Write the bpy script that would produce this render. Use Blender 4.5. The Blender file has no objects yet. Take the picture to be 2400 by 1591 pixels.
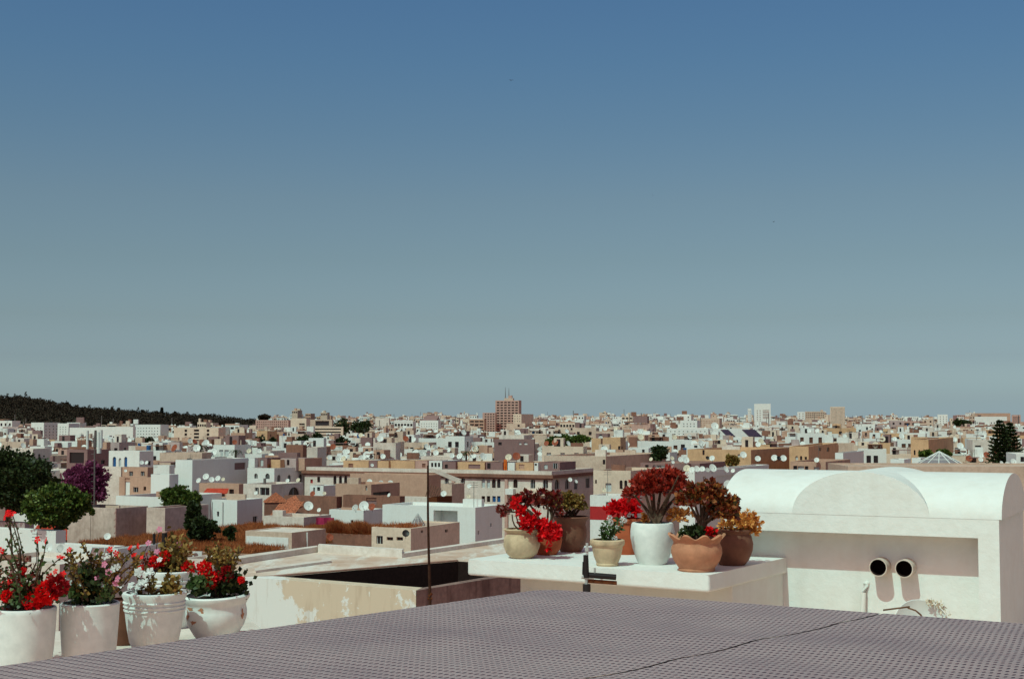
import bpy, math, random
import numpy as np
from mathutils import Vector, Matrix
random.seed(11)
rng = np.random.default_rng(11)
sc = bpy.context.scene
COL = sc.collection
R = math.radians

# ------------------------------------------------------------------ camera
F, CX, CY, HY, CAMZ = 3333.33, 1200.0, 795.5, 982.0, 26.0
TH = math.atan((HY - CY) / F)
cam = bpy.data.cameras.new('camera')
cam.lens, cam.sensor_width, cam.clip_start, cam.clip_end = 50, 36, 0.1, 20000
cam_o = bpy.data.objects.new('camera', cam)
COL.objects.link(cam_o)
cam_o.location = (0, 0, CAMZ)
cam_o.rotation_euler = (math.pi / 2 + TH, 0, 0)
sc.camera = cam_o

# ------------------------------------------------------------------ sky and sun
SUN_EL, SUN_AZ = 54.0, 35.0        # azimuth: degrees left of straight behind the camera
w = bpy.data.worlds.new('World')
sc.world = w
w.use_nodes = True
nt = w.node_tree
bg = nt.nodes['Background']
sky = nt.nodes.new('ShaderNodeTexSky')
sky.sky_type = 'NISHITA'
sky.sun_disc = False
sky.sun_elevation = R(SUN_EL)
sky.sun_rotation = R(180 + SUN_AZ)
sky.air_density, sky.dust_density, sky.ozone_density, sky.altitude = 1.0, 2.0, 1.0, 20
tc = nt.nodes.new('ShaderNodeTexCoord')
sx = nt.nodes.new('ShaderNodeSeparateXYZ')
nt.links.new(tc.outputs['Generated'], sx.inputs[0])
rp = nt.nodes.new('ShaderNodeValToRGB')
nt.links.new(sx.outputs['Z'], rp.inputs[0])
SKY = [(0.0, (1.2978, 1.6042, 1.8656)), (0.006, (1.0725, 1.3609, 1.6223)), (0.01, (0.9283, 1.1987, 1.442)), (0.0141, (0.8472, 1.077, 1.3068)), (0.0204, (0.739, 0.9643, 1.1716)), (0.0414, (0.5174, 0.6408, 0.785)), (0.0695, (0.4398, 0.5155, 0.5705)), (0.111, (0.4038, 0.466, 0.4758)), (0.152, (0.3884, 0.4506, 0.4533)), (0.2, (0.3371, 0.4371, 0.4668)), (0.247, (0.301, 0.4335, 0.493)), (0.31, (0.2749, 0.4236, 0.5201)), (0.46, (0.86, 0.55, 0.46)), (1.0, (1.0, 0.6, 0.48))]
el = rp.color_ramp.elements
while len(el) < len(SKY):
    el.new(0.5)
for e_, (p_, c_) in zip(el, SKY):
    e_.position = p_
    e_.color = tuple(x / 2 for x in c_) + (1,)
mx = nt.nodes.new('ShaderNodeMix')
mx.data_type = 'RGBA'
mx.blend_type = 'MULTIPLY'
mx.inputs[0].default_value = 1
nt.links.new(sky.outputs[0], mx.inputs[6])
nt.links.new(rp.outputs[0], mx.inputs[7])
vm = nt.nodes.new('ShaderNodeVectorMath')
vm.operation = 'SCALE'
vm.inputs['Scale'].default_value = 2.0
nt.links.new(mx.outputs[2], vm.inputs[0])
nt.links.new(vm.outputs[0], bg.inputs[0])
bg.inputs[1].default_value = 0.15
sun = bpy.data.lights.new('sun', 'SUN')
sun.energy = 2.8
sun.angle = R(0.5)
sun.color = (.57, 1.0, .88)
sun_o = bpy.data.objects.new('sun', sun)
COL.objects.link(sun_o)
SDIR = Vector((-math.sin(R(SUN_AZ)) * math.cos(R(SUN_EL)), -math.cos(R(SUN_AZ)) * math.cos(R(SUN_EL)), math.sin(R(SUN_EL))))
sun_o.rotation_euler = SDIR.to_track_quat('Z', 'Y').to_euler()
sc.view_settings.view_transform = 'Standard'
sc.view_settings.look = 'None'
sc.view_settings.exposure = 0.0
sc.view_settings.gamma = 1.0
sc.cycles.max_bounces = 6
sc.cycles.diffuse_bounces = 3
sc.cycles.transparent_max_bounces = 8

# ------------------------------------------------------------------ pixel -> world
def ray(px, py):
    x, y = (px - CX) / F, (CY - py) / F
    return Vector((x, math.cos(TH) - y * math.sin(TH), math.sin(TH) + y * math.cos(TH)))
def atz(px, py, z):
    d = ray(px, py)
    return Vector((0, 0, CAMZ)) + d * ((z - CAMZ) / d.z)
def atd(px, py, D):
    d = ray(px, py)
    return Vector((0, 0, CAMZ)) + d * (D / d.y)
def proj(p):
    x, y, z = p[0], p[1], p[2] - CAMZ
    f = y * math.cos(TH) + z * math.sin(TH)
    u = -y * math.sin(TH) + z * math.cos(TH)
    return CX + F * x / f, CY - F * u / f

# ------------------------------------------------------------------ materials
MATS = {}
def _n(nt, t, **kw):
    n = nt.nodes.new(t)
    for k, v in kw.items():
        setattr(n, k, v)
    return n
def base_mat(name, col, rough=.85, spec=.2, metal=0.0):
    m = bpy.data.materials.new(name)
    m.use_nodes = True
    b = m.node_tree.nodes['Principled BSDF']
    b.inputs['Base Color'].default_value = (*col, 1)
    b.inputs['Roughness'].default_value = rough
    b.inputs['Specular IOR Level'].default_value = spec
    b.inputs['Metallic'].default_value = metal
    MATS[name] = m
    return m, m.node_tree, b
def _mix(nt, fac, a, b):
    x = _n(nt, 'ShaderNodeMix', data_type='RGBA')
    for s, v in ((0, fac), (6, a), (7, b)):
        if isinstance(v, (int, float)):
            x.inputs[s].default_value = v
        elif isinstance(v, tuple):
            x.inputs[s].default_value = (*v, 1)
        else:
            nt.links.new(v, x.inputs[s])
    return x.outputs[2]
def _noise(nt, vec, scale, detail=5, rough=.6):
    x = _n(nt, 'ShaderNodeTexNoise')
    x.inputs['Scale'].default_value = scale
    x.inputs['Detail'].default_value = detail
    x.inputs['Roughness'].default_value = rough
    nt.links.new(vec, x.inputs['Vector'])
    return x.outputs[0]
def _ramp(nt, v, lo, hi, top=1.0):
    x = _n(nt, 'ShaderNodeMapRange')
    x.inputs[1].default_value, x.inputs[2].default_value = lo, hi
    x.inputs[3].default_value, x.inputs[4].default_value = 0, top
    nt.links.new(v, x.inputs[0])
    return x.outputs[0]
def _map(nt, vec, s):
    x = _n(nt, 'ShaderNodeMapping')
    x.inputs['Scale'].default_value = s
    nt.links.new(vec, x.inputs['Vector'])
    return x.outputs[0]
def plaster(name, col, dirt=(.25, .18, .14), amt=.35, streak=.2, sc_=.5, bump=.15, rough=.9, bscale=25):
    """weathered wall paint: large blotches, rain streaks running down, a fine rough grain"""
    m, nt, b = base_mat(name, col, rough, .15)
    P = _n(nt, 'ShaderNodeNewGeometry').outputs['Position']
    n1 = _ramp(nt, _noise(nt, P, sc_, 6, .65), .42, .72, amt)
    c = _mix(nt, n1, col, dirt)
    n2 = _ramp(nt, _noise(nt, _map(nt, P, (1.6, 1.6, .16)), 1.3 * sc_ * 2, 4, .6), .52, .72, streak)
    c = _mix(nt, n2, c, tuple(x * .75 for x in dirt))
    n3 = _ramp(nt, _noise(nt, P, sc_ * 9, 3, .6), .38, .68, .16 + .3 * amt)
    c = _mix(nt, n3, c, tuple(x * 1.1 for x in dirt))
    nt.links.new(c, b.inputs['Base Color'])
    bp = _n(nt, 'ShaderNodeBump')
    bp.inputs['Strength'].default_value = bump
    bp.inputs['Distance'].default_value = .02
    nt.links.new(_noise(nt, P, bscale, 4, .6), bp.inputs['Height'])
    nt.links.new(bp.outputs[0], b.inputs['Normal'])
    return m
def varied(name, c1, c2, c3=None, rough=.6, spec=.3, trans=0.0):
    """foliage or petals: every leaf has a tone of its own"""
    m, nt, b = base_mat(name, c1, rough, spec)
    g = _n(nt, 'ShaderNodeNewGeometry')
    r = _n(nt, 'ShaderNodeValToRGB')
    nt.links.new(g.outputs['Random Per Island'], r.inputs[0])
    e = r.color_ramp.elements
    cs = [c1, c2] + ([c3] if c3 else [])
    while len(e) < len(cs):
        e.new(.5)
    for i, c in enumerate(cs):
        e[i].position = i / (len(cs) - 1)
        e[i].color = (*c, 1)
    nt.links.new(r.outputs[0], b.inputs['Base Color'])
    if trans:
        t = _n(nt, 'ShaderNodeBsdfTranslucent')
        nt.links.new(r.outputs[0], t.inputs['Color'])
        s = _n(nt, 'ShaderNodeMixShader')
        s.inputs[0].default_value = trans
        nt.links.new(b.outputs[0], s.inputs[1])
        nt.links.new(t.outputs[0], s.inputs[2])
        nt.links.new(s.outputs[0], nt.nodes['Material Output'].inputs[0])
    return m
def plain(name, col, rough=.6, spec=.3, metal=0.0, var=.12, scale=6.0):
    m, nt, b = base_mat(name, col, rough, spec, metal)
    P = _n(nt, 'ShaderNodeNewGeometry').outputs['Position']
    c = _mix(nt, _ramp(nt, _noise(nt, P, scale, 4), .35, .7), col, tuple(x * (1 - 3 * var) for x in col))
    nt.links.new(c, b.inputs['Base Color'])
    return m

WHITE = (.75, .735, .70)
plaster('white', WHITE, (.48, .38, .32), .2, .10)
plaster('white_clean', (.755, .745, .715), (.57, .49, .43), .17, .14, .9, .28, .9, 16)
plaster('white_worn', (0.74, 0.63, 0.56), (.36, .25, .19), .45, .18)
plaster('cream', (0.74, 0.57, 0.45), (.36, .24, .17), .35, .15)
plaster('beige', (0.64, 0.47, 0.37), (.30, .18, .13), .45, .18)
plaster('tan', (0.55, 0.33, 0.24), (.27, .14, .10), .4, .18)
plaster('ochre', (0.66, 0.4, 0.23), (.34, .19, .11), .5, .2, .7)
plaster('pink', (0.55, 0.33, 0.275), (.28, .14, .11), .3, .15)
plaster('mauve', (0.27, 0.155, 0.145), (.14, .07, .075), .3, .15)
plaster('grey', (0.5, 0.37, 0.35), (.22, .15, .14), .4, .2)
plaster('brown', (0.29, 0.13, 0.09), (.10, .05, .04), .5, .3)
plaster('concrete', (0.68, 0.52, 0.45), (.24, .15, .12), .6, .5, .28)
plaster('roof', (0.6, 0.42, 0.33), (.30, .18, .13), .55, .0, .35)
plaster('roof_white', (0.74, 0.65, 0.59), (.40, .28, .21), .5, .0, .5)
plaster('roof_brown', (0.34, 0.175, 0.13), (.15, .08, .06), .5, .0, .5)
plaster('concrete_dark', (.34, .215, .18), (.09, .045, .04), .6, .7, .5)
plaster('redwall', (0.45, 0.03, 0.03), (.15, .02, .02), .3, .2)
m, nt, b_ = base_mat('roof_patchy', (.5, .4, .3), .95, .1)
P_ = _n(nt, 'ShaderNodeNewGeometry').outputs['Position']
c_ = _mix(nt, _ramp(nt, _noise(nt, P_, .16, 7, .7), .38, .66), (.68, .56, .48), (.48, .27, .18))
c_ = _mix(nt, _ramp(nt, _noise(nt, _map(nt, P_, (.6, .12, 1)), 1.2, 6, .7), .52, .66, .8), c_, (.74, .71, .66))
c_ = _mix(nt, _ramp(nt, _noise(nt, P_, 1.4, 6, .7), .55, .75, .6), c_, (.24, .14, .10))
nt.links.new(c_, b_.inputs['Base Color'])
plain('dark', (.02, .009, .010), .35, .5)
plain('glass', (.045, .035, .04), .12, .6)
plain('shutter_blue', (.02, .10, .27), .5)
plain('shutter_white', (.55, .57, .56), .6)
plain('shutter_brown', (.13, .05, .03), .6)
plain('dish_white', (.70, .68, .64), .5, .3, 0, .05)
plain('dish_grey', (.50, .47, .44), .5, .3, 0, .08)
plain('dish_rust', (.34, .08, .04), .7, .2, 0, .15)
plain('dish_cream', (.72, .60, .45), .6, .2, 0, .12)
plain('metal', (.19, .15, .14), .5, .4, .4)
plain('metal_light', (.52, .5, .48), .45, .4, .3)
plain('soot_and_shade', (.028, .014, .012), .9, .1)  # soot in pipe mouths; elsewhere the court's deep shade put into the colour
plain('black', (.018, .012, .012), .5, .3)
plain('rust', (.17, .05, .02), .85, .1, 0, .25, 20)
plain('rust_dark', (.065, .026, .016), .85, .1, 0, .2, 20)
plain('glass_pale', (.26, .225, .24), .7, .2)
plain('wood', (.17, .085, .05), .8, .15, 0, .2, 8)
plain('bark', (.10, .065, .045), .9, .1, 0, .2, 10)
plain('stem_brown', (.13, .075, .05), .85, .1, 0, .2, 30)
plain('soil', (.05, .03, .02), .95, .05, 0, .2, 40)
plain('orange', (.75, .16, .02), .7)
plain('pinkcloth', (.40, .03, .09), .8, .1, 0, .1, 3)
plain('panel', (.035, .018, .035), .15, .6)
MATS['solar'] = MATS['panel']
varied('leaf_dark', (.014, .02, .006), (.03, .042, .011), (.045, .06, .014), .55, .25, .15)
varied('leaf_mid', (.025, .045, .008), (.06, .095, .016), (.17, .20, .035), .5, .25, .2)
varied('leaf_wood', (.030, .019, .014), (.044, .029, .018), (.036, .024, .016), .7, .1)
varied('leaf_cypress', (.018, .014, .010), (.03, .024, .014), None, .7, .1)
varied('jacaranda', (.12, .022, .055), (.27, .06, .14), (.19, .035, .085), .7, .1, .2)
varied('leaf_geranium', (.03, .06, .015), (.07, .11, .03), (.11, .14, .05), .5, .3, .2)
varied('leaf_olive', (.10, .07, .015), (.24, .14, .03), (.38, .21, .06), .5, .3, .15)
varied('leaf_rust', (.26, .012, .008), (.46, .04, .02), (.16, .02, .008), .45, .35, .1)
varied('leaf_maroon', (.11, .008, .008), (.22, .015, .010), (.09, .035, .010), .4, .4, .1)
varied('leaf_gold', (.62, .24, .05), (.85, .40, .10), (.45, .12, .02), .45, .35, .15)
varied('leaf_jade', (.035, .04, .010), (.22, .02, .010), (.34, .13, .03), .35, .4, .1)
varied('red', (.62, .002, .005), (.85, .005, .010), (.40, .0, .004), .55, .25, .15)
varied('petal_red', (.78, .003, .006), (.95, .012, .012), (.62, .0, .005), .6, .2, .2)
varied('petal_darkred', (.22, .002, .006), (.36, .004, .008), None, .6, .2, .2)
varied('petal_pink', (.75, .16, .30), (.80, .30, .42), None, .6, .2, .2)
varied('petal_white', (.80, .80, .76), (.74, .72, .70), None, .6, .2, .2)
varied('grass_dry', (.32, .082, .026), (.44, .15, .055), (.22, .052, .02), .8, .1, .1)
plain('pot_white', (.80, .785, .75), .8, .2, 0, .05, 14)
plain('pot_cream', (.66, .48, .31), .8, .2, 0, .14, 9)
plain('pot_terracotta', (.54, .235, .135), .8, .2, 0, .10, 12)
plain('pot_red', (.48, .11, .045), .8, .2, 0, .10, 12)
plain('pot_brown', (.22, .085, .05), .65, .3, 0, .12, 10)
plain('tile_red', (.55, .06, .03), .8, .2, 0, .15, 4)
plain('tile_orange', (.50, .155, .08), .8, .2, 0, .2, 5)
plaster('floor_clay', (.80, .52, .40), (.45, .3, .22), .3, 0)
plain('ground', (.50, .26, .19), .95, .1, 0, .1, .05)
plain('redsoil', (.25, .09, .035), .95, .1, 0, .15, .6)
plain('hill', (.05, .042, .025), .95, .1, 0, .1, .02)

# ------------------------------------------------------------------ mesh helpers
class MB:
    def __init__(s):
        s.v, s.f, s.m = [], [], []
    def poly(s, pts, m=0):
        i = len(s.v)
        s.v.extend(tuple(p) for p in pts)
        s.f.append(tuple(range(i, i + len(pts))))
        s.m.append(m)
    def mesh(s, V, Fc, m=0):
        i = len(s.v)
        s.v.extend(tuple(p) for p in V)
        s.f.extend(tuple(a + i for a in f) for f in Fc)
        s.m.extend([m] * len(Fc))
    def box(s, a, b, m=0, M=None):
        (x0, y0, z0), (x1, y1, z1) = a, b
        V = [(x0, y0, z0), (x1, y0, z0), (x1, y1, z0), (x0, y1, z0), (x0, y0, z1), (x1, y0, z1), (x1, y1, z1), (x0, y1, z1)]
        if M is not None:
            V = [M @ Vector(p) for p in V]
        s.mesh(V, [(3, 2, 1, 0), (4, 5, 6, 7), (0, 1, 5, 4), (1, 2, 6, 5), (2, 3, 7, 6), (3, 0, 4, 7)], m)
    def prism(s, P, z0, z1, m=0, mtop=None):
        """P: plan outline, counter-clockwise seen from above"""
        n = len(P)
        a = sum(P[i][0] * P[(i + 1) % n][1] - P[(i + 1) % n][0] * P[i][1] for i in range(n))
        if a < 0:
            P = P[::-1]
        lo = [(p[0], p[1], z0) for p in P]
        hi = [(p[0], p[1], z1) for p in P]
        s.mesh(lo + hi, [(i, (i + 1) % n, n + (i + 1) % n, n + i) for i in range(n)] + [tuple(range(n - 1, -1, -1))], m)
        s.poly(hi, m if mtop is None else mtop)
    def tube(s, path, r, seg=7, m=0, cap=True):
        path = [Vector(p) for p in path]
        rs = r if isinstance(r, (list, tuple)) else [r] * len(path)
        V, Fc = [], []
        up = Vector((.13, .31, .94))
        for i, p in enumerate(path):
            d = (path[min(i + 1, len(path) - 1)] - path[max(i - 1, 0)]).normalized()
            a = d.cross(up)
            if a.length < .05:
                a = d.cross(Vector((1, 0, 0)))
            a.normalize()
            b = d.cross(a)
            for k in range(seg):
                t = 2 * math.pi * k / seg
                V.append(p + (a * math.cos(t) + b * math.sin(t)) * rs[i])
        for i in range(len(path) - 1):
            for k in range(seg):
                q = (k + 1) % seg
                Fc.append((i * seg + k, i * seg + q, (i + 1) * seg + q, (i + 1) * seg + k))
        if cap:
            Fc.append(tuple(range(seg - 1, -1, -1)))
            Fc.append(tuple(range((len(path) - 1) * seg, len(path) * seg)))
        s.mesh(V, Fc, m)
    def lathe(s, prof, seg=40, m=0, fn=None):
        """prof: (r, z) list, bottom to top outside then down inside; fn(angle, r, z) -> (r, z)"""
        V, Fc = [], []
        n = len(prof)
        for k in range(seg):
            t = 2 * math.pi * k / seg
            for (r, z) in prof:
                rr, zz = fn(t, r, z) if fn else (r, z)
                V.append((rr * math.cos(t), rr * math.sin(t), zz))
        for k in range(seg):
            q = (k + 1) % seg
            for i in range(n - 1):
                Fc.append((k * n + i, q * n + i, q * n + i + 1, k * n + i + 1))
        s.mesh(V, Fc, m)
    def build(s, name, mats, parent=None, smooth=False):
        me = bpy.data.meshes.new(name)
        me.from_pydata(s.v, [], s.f)
        mats = mats if isinstance(mats, (list, tuple)) else [mats]
        for x in mats:
            me.materials.append(MATS[x])
        if len(mats) > 1:
            me.polygons.foreach_set('material_index', s.m)
        if smooth:
            me.polygons.foreach_set('use_smooth', [True] * len(me.polygons))
            me.set_sharp_from_angle(angle=R(smooth if smooth is not True else 40))
        o = bpy.data.objects.new(name, me)
        COL.objects.link(o)
        if parent is not None:
            o.parent = parent
        return o
def quads(name, V, mat, parent=None):
    """V: (n,4,3) array -> one mesh of n loose quads"""
    V = np.asarray(V, dtype=np.float32)
    n = len(V)
    me = bpy.data.meshes.new(name)
    me.vertices.add(n * 4)
    me.vertices.foreach_set('co', V.reshape(-1))
    me.loops.add(n * 4)
    me.loops.foreach_set('vertex_index', np.arange(n * 4, dtype=np.int32))
    me.polygons.add(n)
    me.polygons.foreach_set('loop_start', np.arange(n, dtype=np.int32) * 4)
    me.polygons.foreach_set('loop_total', np.full(n, 4, dtype=np.int32))
    me.update(calc_edges=True)
    me.materials.append(MATS[mat])
    o = bpy.data.objects.new(name, me)
    COL.objects.link(o)
    if parent is not None:
        o.parent = parent
    return o
def unit(a):
    return a / np.maximum(np.linalg.norm(a, axis=-1, keepdims=True), 1e-9)
def leafs(P, D, L, W, cup=.25, wide=.55):
    """leaf quads: from P along D, length L, half-width W; cup lifts the sides"""
    P, D = np.asarray(P, float), unit(np.asarray(D, float))
    n = len(P)
    L = np.broadcast_to(np.asarray(L, float).reshape(-1, 1), (n, 1))
    W = np.broadcast_to(np.asarray(W, float).reshape(-1, 1), (n, 1))
    S = unit(np.cross(D, rng.normal(size=(n, 3))))
    U = np.cross(S, D)
    mid = P + D * L * wide
    return np.stack([P, mid + S * W + U * W * cup, P + D * L, mid - S * W + U * W * cup], 1)
def tag(o, label, cat, group=None, kind=None):
    o['label'] = label
    o['category'] = cat
    if group:
        o['group'] = group
    if kind:
        o['kind'] = kind
    return o
def thing(name, label, cat, loc=(0, 0, 0), rz=0.0, group=None):
    o = bpy.data.objects.new(name, None)
    o.empty_display_size = .1
    COL.objects.link(o)
    o.location = loc
    o.rotation_euler = (0, 0, rz)
    return tag(o, label, cat, group)
def structure(o):
    o['kind'] = 'structure'
    return o
def pxpoly(pts, z):
    return [tuple(atz(x, y, z))[:2] for x, y in pts]

# ================================================================== the terrace we stand on
ZT = CAMZ - 1.6
b = MB()
b.prism([(-9, -6), (12, -6), (12, 9.0), (9.0, 13.5), (1.2, 13.5), (.2, 11.5), (-1.2, 9.6), (-3.4, 7.7), (-9, 4)], ZT - .5, ZT - .2)
structure(b.build('terrace_floor', 'floor_clay'))

# ------------------------------------------------------------------ perforated mesh sheet in front
def mesh_mat():
    m, nt, b = base_mat('mesh_grey', (.36, .31, .305), .6, .35)
    uv = _n(nt, 'ShaderNodeUVMap')
    sp = _n(nt, 'ShaderNodeSeparateXYZ')
    nt.links.new(uv.outputs[0], sp.inputs[0])
    def M(op, a, b_=None, c=None):
        x = _n(nt, 'ShaderNodeMath', operation=op)
        for i, v in enumerate((a, b_, c)):
            if v is None:
                continue
            if isinstance(v, (int, float)):
                x.inputs[i].default_value = v
            else:
                nt.links.new(v, x.inputs[i])
        return x.outputs[0]
    u = M('DIVIDE', sp.outputs[0], .0245)
    v = M('DIVIDE', sp.outputs[1], .046)
    iv = M('FLOOR', v)
    u = M('ADD', u, M('MULTIPLY', iv, .42))
    fu = M('SUBTRACT', M('FRACT', u), .5)
    fv = M('SUBTRACT', M('FRACT', v), .5)
    d = M('ADD', M('POWER', M('DIVIDE', fu, .24), 2.0), M('POWER', M('DIVIDE', fv, .23), 2.0))
    hole = M('LESS_THAN', d, 1.0)
    rim = M('SUBTRACT', 1.0, _ramp(nt, d, 1.0, 2.6))
    g = _n(nt, 'ShaderNodeNewGeometry').outputs['Position']
    c = _mix(nt, _ramp(nt, _noise(nt, g, 1.7, 4), .35, .7), (.37, .262, .262), (.285, .195, .205))
    c = _mix(nt, _ramp(nt, _noise(nt, g, 60, 3), .5, .75, .35), c, (.46, .42, .41))
    c = _mix(nt, hole, c, (.05, .02, .032))  # uncut holes: the shaded underside seen through them is put into the colour
    nt.links.new(c, b.inputs['Base Color'])
    bp = _n(nt, 'ShaderNodeBump')
    bp.inputs['Strength'].default_value = .5
    bp.inputs['Distance'].default_value = .004
    bp.invert = True
    nt.links.new(rim, bp.inputs['Height'])
    nt.links.new(bp.outputs[0], b.inputs['Normal'])
mesh_mat()
ZS = CAMZ - .85
_C, _L, _R = atz(1277, 1379, ZS), atz(-150, 1581.5, ZS), atz(2900, 1497, ZS)
_S = atz(2066, 1437, ZS)
e1, e2 = (_L - _C), (_R - _C)
l1, l2 = e1.length, e2.length
ls = (_S - _C).dot(e2) / l2
e1.normalize()
e2.normalize()
root = thing('mesh_canopy', 'large grey perforated mesh sheet stretched flat in two panels at the bottom of the photo', 'mesh sheet', _C)
def wave(a, c):
    """a: metres along the right-hand edge, c: metres along the left-hand edge"""
    z = 0
    for c0, sl, h, wd in ((.42, -.03, .006, .10), (.95, .05, .010, .18), (1.55, .02, .006, .14), (2.1, .04, .009, .18)):
        z += h * math.exp(-((c - c0 - sl * a) / wd) ** 2)
    f = min(1, a / .5, c / .5, abs(l2 - a) / .5)
    return (z - .004) * max(f, 0) ** .7 + .002 * math.sin(a * 3.1 + c) * f
for a0, a1 in ((0.0, ls - .006), (ls + .006, l2)):
    na, nc = max(6, int((a1 - a0) / .06)), int(l1 / .045)
    V, Fc, UV = [], [], []
    for i in range(na + 1):
        for j in range(nc + 1):
            a, c = a0 + (a1 - a0) * i / na, l1 * j / nc
            cut = max(0, .10 - a) + max(0, .10 - c)
            rnd = 0
            if a0 == 0 and a < .12 and c < .12:      # rounded far corner
                q = math.hypot(.12 - a, .12 - c)
                if q > .12:
                    k = .12 / q
                    a, c = .12 - (.12 - a) * k, .12 - (.12 - c) * k
            p = e2 * a + e1 * c
            V.append((p.x, p.y, wave(a, c)))
            UV.append((a, c))
    for i in range(na):
        for j in range(nc):
            q = i * (nc + 1) + j
            Fc.append((q, q + 1, q + nc + 2, q + nc + 1))
    mb = MB()
    mb.mesh(V, Fc)
    o = mb.build('mesh_panel', 'mesh_grey', root, smooth=True)
    uvl = o.data.uv_layers.new(name='UVMap')
    for lp in o.data.loops:
        uvl.data[lp.index].uv = UV[lp.vertex_index]
mb = MB()
V = []
for j in range(61):
    c = l1 * j / 60
    for a in (ls - .025, ls + .025):
        p = e2 * a + e1 * c
        V.append((p.x, p.y, wave(a, c) - .005))
mb.mesh(V, [(2 * j, 2 * j + 1, 2 * j + 3, 2 * j + 2) for j in range(60)])
mb.build('seam_shade_strip', 'black', root)  # black strip added under the gap, standing in for its shade
mb = MB()
q = [Vector((0, 0, -.022)) + e2 * x + e1 * y for x, y in ((.06, .02), (l2 - .02, .02), (l2 - .02, l1 - .02), (.02, l1 - .02), (.02, .06))]
mb.tube(q + [q[0]], .011, 6)
mb.build('frame', 'metal', root, True)
for a, c in ((.1, .1), (l2 - .1, .1), (l2 - .1, l1 - .1), (.1, l1 - .1)):
    p = e2 * a + e1 * c
    mb = MB()
    mb.tube([p + Vector((0, 0, -.75)), p + Vector((0, 0, -.03))], .018, 8)
    mb.build('leg', 'metal', root, True)

# ------------------------------------------------------------------ white hut with the slab top
ZB = CAMZ - 1.1
fl, fr, br = atz(1095, 1310, ZB), atz(1662, 1347, ZB), atz(1848, 1305, ZB)
v_ = (br - fr)
vn = v_.normalized()
un = (fr - fl).normalized()
bl = fl + v_
root = thing('roof_hut', 'low white hut whose thick overhanging slab top carries the row of clay pots', 'hut', (*fr[:2], ZB - 3))
mb = MB()
M_ = [(p - Vector((*fr[:2], 0))) for p in (fl, fr, br, bl)]
mb.prism([tuple(p)[:2] for p in M_], 3 - .125, 3.0)
sl_o = mb.build('slab', 'white_clean', root)
bv = sl_o.modifiers.new('b', 'BEVEL')
bv.width, bv.segments = .02, 3
mb = MB()
c0 = M_[1] + vn * .48 - un * .03
mb.prism([tuple(p)[:2] for p in (c0, M_[2] - un * .03 + vn * -.02, M_[3] + un * .2 - vn * .02, M_[0] + vn * .48 + un * .2)], 0, 2.874)
mb.build('wall', 'white', root)

# rusty pipe bracket on the slab edge
D = 10.45
def B(px, py, D_=10.45):
    return atd(px, py, D_)
rb = B(1375, 1390)
root = thing('pipe_bracket', 'rusty black iron bracket with a pipe arm at the front edge of the white slab', 'bracket', rb)
mb = MB()
mb.tube([B(1375, 1460) - rb, B(1375, 1368) - rb], .030, 10)
mb.build('post', 'black', root, True)
mb = MB()
mb.tube([B(1374, 1353) - rb, B(1373, 1300) - rb], [.023, .019], 10)
mb.tube([B(1367, 1346) - rb, B(1368, 1316) - rb], .009, 8)
mb.build('sleeve', 'black', root, True)
for q0, q1, r_ in (((1374, 1368), (1374, 1353), .012), ((1376, 1300), (1376, 1272), .010), ((1376, 1291), (1376, 1283), .017), ((1363, 1352), (1392, 1354), .012)):
    mb = MB()
    mb.tube([B(*q0) - rb, B(*q1) - rb], r_, 8)
    mb.build('collar', 'metal_light', root, True)
mb = MB()
mb.tube([B(1380, 1347) - rb, B(1444, 1352) - rb], .021, 10)
mb.build('arm', 'black', root, True)
mb = MB()
a, c, h = B(1376, 1361) - rb, B(1446, 1366) - rb, Vector((0, 0, .013))
tk = Vector((0, .03, 0))
mb.mesh([a - h, c - h, c + h, a + h, a - h + tk, c - h + tk, c + h + tk, a + h + tk],
        [(0, 1, 2, 3), (5, 4, 7, 6), (3, 2, 6, 7), (1, 0, 4, 5), (1, 5, 6, 2), (0, 3, 7, 4)])
mb.build('plate', 'rust', root)
mb = MB()
mb.tube([B(1394, 1346) - rb, B(1394, 1330) - rb], .008, 7)
mb.build('bolt', 'metal_light', root, True)

# ------------------------------------------------------------------ white vaulted hut
PH = R(27)
Wd, Td, Z0, ZSP, ZBD = 2.0, 1.3, 23.0, 25.265, 25.126
cr = Vector((3.565, 10.47, 0))
ori = cr - Vector((math.cos(PH), -math.sin(PH), 0)) * Wd
root = thing('vaulted_hut', 'smooth white rooftop building with a barrel vault, a crossing arch and two black pipe mouths', 'building', (ori.x, ori.y, Z0), -PH)
H1, H2 = ZSP - Z0, ZBD - Z0
mb = MB()
REC, PIER = .22, .15
mb.box((0, 0, H2), (Wd - PIER, Td, H1))
mb.box((Wd - PIER, 0, 0), (Wd, Td, H1))
mb.box((0, REC, 0), (Wd - PIER, Td, H2))
mb.box((-.10, 0, 0), (0, Td, H1))
mb.build('wall', 'white_clean', root)
mb = MB()
N = 40
def vault(mb, x0, x1, y0, y1, rise, along):
    pts = []
    for i in range(N + 1):
        t = math.pi * i / N
        pts.append((-math.cos(t), math.sin(t)))
    if along == 'x':
        A = [(x0, (y0 + y1) / 2 + p * (y1 - y0) / 2, H1 + q * rise) for p, q in pts]
        Bq = [(x1, y, z) for _, y, z in A]
    else:
        A = [((x0 + x1) / 2 + p * (x1 - x0) / 2, y0, H1 + q * rise) for p, q in pts]
        Bq = [(x, y1, z) for x, _, z in A]
    V = A + Bq
    n = N + 1
    Fc = [(i, i + 1, n + i + 1, n + i) if along == 'y' else (i + 1, i, n + i, n + i + 1) for i in range(N)]
    mb.mesh(V, Fc + [tuple(range(n - 1, -1, -1)) if along == 'y' else tuple(range(n)), tuple(range(n, 2 * n)) if along == 'y' else tuple(range(2 * n - 1, n - 1, -1))])
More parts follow.
